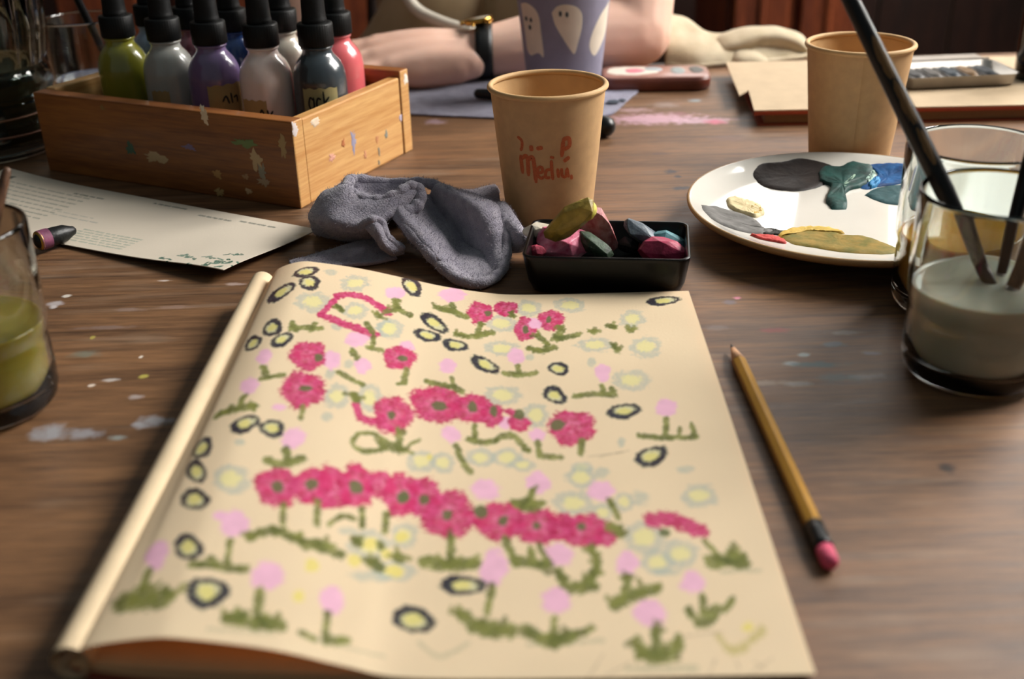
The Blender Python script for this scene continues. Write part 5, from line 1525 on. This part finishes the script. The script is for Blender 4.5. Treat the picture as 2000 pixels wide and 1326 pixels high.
# ------------------------------------------------------------------ the person across the table
M_skin = mat('skin', 'e4b6a0', rough=.5, col2='edc6b2', vscale=14, sub=.12, bump=.05, bscale=700, detail=2)
M_shirt = mat('beige_shirt', 'b09874', rough=.9, col2='c0aa88', vscale=18, bump=.35, bscale=600, sheen=.2, spec=.15)
M_trouser = mat('dark_trousers', '20242c', rough=.9)
M_hair = mat('brown_hair', '2a1a12', rough=.6, var=.2, vscale=80, stretch=(8, 8, 1))
PX = -0.02
person = thing('person', 'person in a beige top across the table, resting a watch-wearing forearm on it', 'person', (PX, 1.46, FLOOR))
def limb(pts, rad, n=16, k=4):
    S = smooth_prof([tuple(p) + (r,) for p, r in zip(pts, rad)], k)
    return capsule([s[:3] for s in S], [s[3] for s in S], n)
body = []
# torso, neck, head
body.append(limb([(PX, 1.50, -.22), (PX, 1.485, -.10), (PX, 1.46, .02), (PX, 1.43, .14), (PX, 1.42, .22)], [.135, .125, .115, .125, .11]))
body.append(limb([(PX - .14, 1.42, .215), (PX, 1.415, .235), (PX + .14, 1.42, .215)], [.052, .07, .052]))
body.append(limb([(PX, 1.42, .24), (PX, 1.405, .30), (PX, 1.40, .35)], [.058, .052, .055]))
body.append(ellipsoid((PX, 1.385, .43), (.074, .092, .112), 24, 16))
body.append(ellipsoid((PX, 1.345, .385), (.052, .055, .06), 16, 12))
body.append(capsule([(PX, 1.303, .445), (PX, 1.283, .412)], [.009, .013], 10))
for s in (-1, 1):
    body.append(ellipsoid((PX + s * .074, 1.395, .425), (.010, .020, .032), 12, 8))
# legs, seated
for s in (-1, 1):
    body.append(limb([(PX + s * .085, 1.49, -.235), (PX + s * .10, 1.28, -.225), (PX + s * .11, 1.09, -.235)], [.088, .075, .058]))
    body.append(limb([(PX + s * .11, 1.09, -.235), (PX + s * .11, 1.11, -.42), (PX + s * .11, 1.13, -.67)], [.058, .052, .038]))
    body.append(limb([(PX + s * .11, 1.15, -.700), (PX + s * .115, 1.08, -.708), (PX + s * .12, .97, -.714)], [.034, .032, .024]))
# arm that lies on the table: shoulder, elbow, wrist
SH, EL, WR = (.145, 1.385, .225), (.137, 1.158, .0370), (-.0280, 1.1300, .0275)
body.append(limb([SH, (.152, 1.300, .180), (.145, 1.200, .105), EL], [.050, .043, .0365, .0345]))
body.append(limb([EL, (.085, 1.152, .0375), (.040, 1.142, .0340), (.0, 1.135, .0300), WR], [.0350, .0350, .0315, .0270, .0240]))
# palm: four metacarpal ridges from the wrist to the knuckles
KN = {'little': ((-.1120, 1.0920, .0230), .0115), 'ring': ((-.1260, 1.1030, .0300), .0118), 'middle': ((-.1330, 1.1210, .0345), .0120), 'index': ((-.1300, 1.1420, .0345), .0120)}
for nme, (kp, kr) in KN.items():
    w = {'little': (-.034, 1.1140, .0220), 'ring': (-.034, 1.123, .0280), 'middle': (-.034, 1.132, .0310), 'index': (-.034, 1.142, .0300)}[nme]
    mid = tuple((np.array(w) + np.array(kp)) / 2 + np.array((0, -.001, .003)))
    body.append(limb([w, mid, kp], [.0180, .0165, kr]))
body.append(limb([(-.045, 1.108, .019), (-.080, 1.098, .017), (-.105, 1.095, .018)], [.0170, .0165, .0130]))
body.append(limb([(-.045, 1.125, .020), (-.085, 1.120, .020), (-.115, 1.120, .022)], [.0180, .0190, .0150]))
FG_ = {'little': [(-.1120, 1.0920, .0230), (-.1400, 1.0860, .0195), (-.1430, 1.0890, .0100), (-.1260, 1.0950, .0085)],
       'ring': [(-.1260, 1.1030, .0300), (-.1600, 1.1000, .0260), (-.1640, 1.1020, .0125), (-.1440, 1.1080, .0095)],
       'middle': [(-.1330, 1.1210, .0345), (-.1700, 1.1190, .0290), (-.1740, 1.1200, .0140), (-.1520, 1.1250, .0098)],
       'index': [(-.1300, 1.1420, .0345), (-.1660, 1.1430, .0290), (-.1700, 1.1420, .0150), (-.1500, 1.1430, .0105)]}
for nme, pts in FG_.items():
    r = {'little': .0082, 'ring': .0090, 'middle': .0094, 'index': .0092}[nme]
    body.append(limb(pts, [r * 1.12, r * 1.02, r * .95, r * .82], 14, 5))
body.append(limb([(-.052, 1.142, .030), (-.085, 1.160, .026), (-.118, 1.165, .021), (-.140, 1.158, .018)], [.0150, .0120, .0105, .0088], 14, 5))
# other arm, bent away behind the bottles
S2, E2, W2 = (-.185, 1.400, .215), (-.232, 1.330, -.0300), (-.150, 1.285, -.1320)
body.append(limb([S2, (-.222, 1.36, .10), E2], [.050, .042, .038]))
body.append(limb([E2, (-.20, 1.305, -.085), W2], [.040, .036, .026]))
body.append(limb([W2, (-.115, 1.265, -.1420), (-.085, 1.245, -.1440)], [.026, .027, .024]))
for i, dy in enumerate((-.028, -.010, .009, .027)):
    body.append(limb([(-.085, 1.245 + dy, -.140), (-.050, 1.232 + dy * 1.1, -.140), (-.028, 1.226 + dy * 1.1, -.146), (-.014, 1.222 + dy * 1.1, -.152)], [.0095, .009, .0085, .0075], 12, 4))
body.append(limb([(-.112, 1.290, -.140), (-.085, 1.305, -.142), (-.060, 1.306, -.148)], [.013, .011, .009], 12, 4))
bm_ = MO('body', rel(join(*body), person), M_skin, person)
rm = bm_.modifiers.new('remesh', 'REMESH'); rm.mode = 'VOXEL'; rm.voxel_size = .0030; rm.use_smooth_shade = True
sm_ = bm_.modifiers.new('smooth', 'SMOOTH'); sm_.factor = .5; sm_.iterations = 6
# face and hair
for s in (-1, 1):
    MO('eye', rel(ellipsoid((PX + s * .030, 1.308, .447), (.012, .007, .006), 12, 8), person), mat('eye_%d' % s, 'e8e0d8', rough=.2), person)
MO('mouth', rel(ellipsoid((PX, 1.297, .378), (.022, .006, .006), 12, 8), person), mat('lips', 'a85a50', rough=.5), person)
hair = [ellipsoid((PX, 1.405, .455), (.084, .098, .106), 24, 14), limb([(PX - .075, 1.43, .44), (PX - .085, 1.45, .34), (PX - .08, 1.46, .26)], [.032, .034, .02]), limb([(PX + .075, 1.43, .44), (PX + .085, 1.45, .34), (PX + .08, 1.46, .26)], [.032, .034, .02]), limb([(PX, 1.47, .44), (PX, 1.49, .34), (PX, 1.49, .24)], [.06, .06, .03])]
hm = MO('hair', rel(join(*hair), person), M_hair, person)
# beige top, its sleeve ends above the elbow; trousers
sh = [limb([(PX, 1.50, -.25), (PX, 1.478, -.12), (PX, 1.452, .0), (PX, 1.43, .13), (PX, 1.42, .225)], [.150, .142, .138, .138, .118], 28),
      limb([(PX - .14, 1.42, .218), (PX, 1.415, .232), (PX + .14, 1.42, .218)], [.060, .075, .060]),
      limb([SH, (.162, 1.335, .175)], [.062, .058], 20), limb([S2, (-.205, 1.345, .16)], [.062, .058], 20),
      # slack fabric hanging forward over the lap
      limb([(-.16, 1.36, -.06), (-.10, 1.33, .0), (-.06, 1.32, .08), (-.06, 1.35, .16)], [.05, .06, .055, .05]), limb([(.06, 1.33, -.08), (.05, 1.31, .0), (.05, 1.315, .08), (.06, 1.35, .16)], [.06, .065, .060, .05])]
so = MO('shirt', rel(join(*sh), person), M_shirt, person)
rm = so.modifiers.new('remesh', 'REMESH'); rm.mode = 'VOXEL'; rm.voxel_size = .006; rm.use_smooth_shade = True
s3 = so.modifiers.new('smooth', 'SMOOTH'); s3.factor = .5; s3.iterations = 8
tr = []
for s in (-1, 1):
    tr += [limb([(PX + s * .085, 1.50, -.235), (PX + s * .10, 1.28, -.225), (PX + s * .11, 1.09, -.235)], [.098, .084, .066]), limb([(PX + s * .11, 1.09, -.235), (PX + s * .11, 1.11, -.42), (PX + s * .11, 1.13, -.66)], [.066, .060, .050])]
to = MO('trousers', rel(join(*tr), person), M_trouser, person)
rm = to.modifiers.new('remesh', 'REMESH'); rm.mode = 'VOXEL'; rm.voxel_size = .010; rm.use_smooth_shade = True
MO('white_cord', rel(tube(smooth_prof([at(770, -60, Y=1.262), at(800, 0, Y=1.238), at(822, 24, Y=1.225), at(860, 42, Y=1.205), at(895, 54, Y=1.190), at(925, 62, Y=1.180)], 6), [.0062] * 31, 14), person), mat('white_cotton', 'ddd4c4', rough=.85, bump=.3, bscale=600), person, label='white cotton cord of the top')
# ------------------------------------------------------------------ wrist watch
wx = -.0190
ang = math.radians(8)
watch = thing('wrist_watch', 'gold wrist watch with a black strap on the resting forearm', 'watch', (wx, 1.1320, .0285), (0, 0, ang))
M_strap = mat('black_leather', '0d0e0f', rough=.45, bump=.2, bscale=500)
V, F = [], []; n = 48
for k in range(n):
    a = 2 * math.pi * k / n
    for (dx, rr) in ((-.0085, .0256), (-.0085, .0272), (-.004, .0280), (.004, .0280), (.0085, .0272), (.0085, .0256)):
        V.append((dx + .004 * math.cos(a), rr * math.cos(a) * 1.02, rr * math.sin(a)))
F = [(k * 6 + j, k * 6 + (j + 1) % 6, ((k + 1) % n) * 6 + (j + 1) % 6, ((k + 1) % n) * 6 + j) for k in range(n) for j in range(6)]
MO('strap', (V, F), M_strap, watch)
case = lathe([(0, .0), (.0125, .0), (.0148, .0015), (.0150, .0045), (.0140, .0062), (.0126, .0066), (.0122, .0058), (0, .0058)], 48)
M_gold = mat('gold', 'c89a4a', rough=.2, metal=1.0)
co = MO('case', case, M_gold, watch, loc=(-.004, .004, .0262), rot=(-.12, -.12, 0))
MO('dial', lathe([(0, .0060), (.0122, .0060), (.0122, .0064), (0, .0066)], 40), mat('pale_dial', 'e6dccb', rough=.15, coat=.8), co)
MO('crown', tube([(-.0150, 0, .0035), (-.0190, 0, .0035)], .0022, 14), M_gold, co)
for s in (-1, 1):
    MO('lug', capsule([(.008, s * .0140, .003), (.008, s * .0185, .001)], .0018, 10), M_gold, co)
    MO('lug', capsule([(-.008, s * .0140, .003), (-.008, s * .0185, .001)], .0018, 10), M_gold, co)
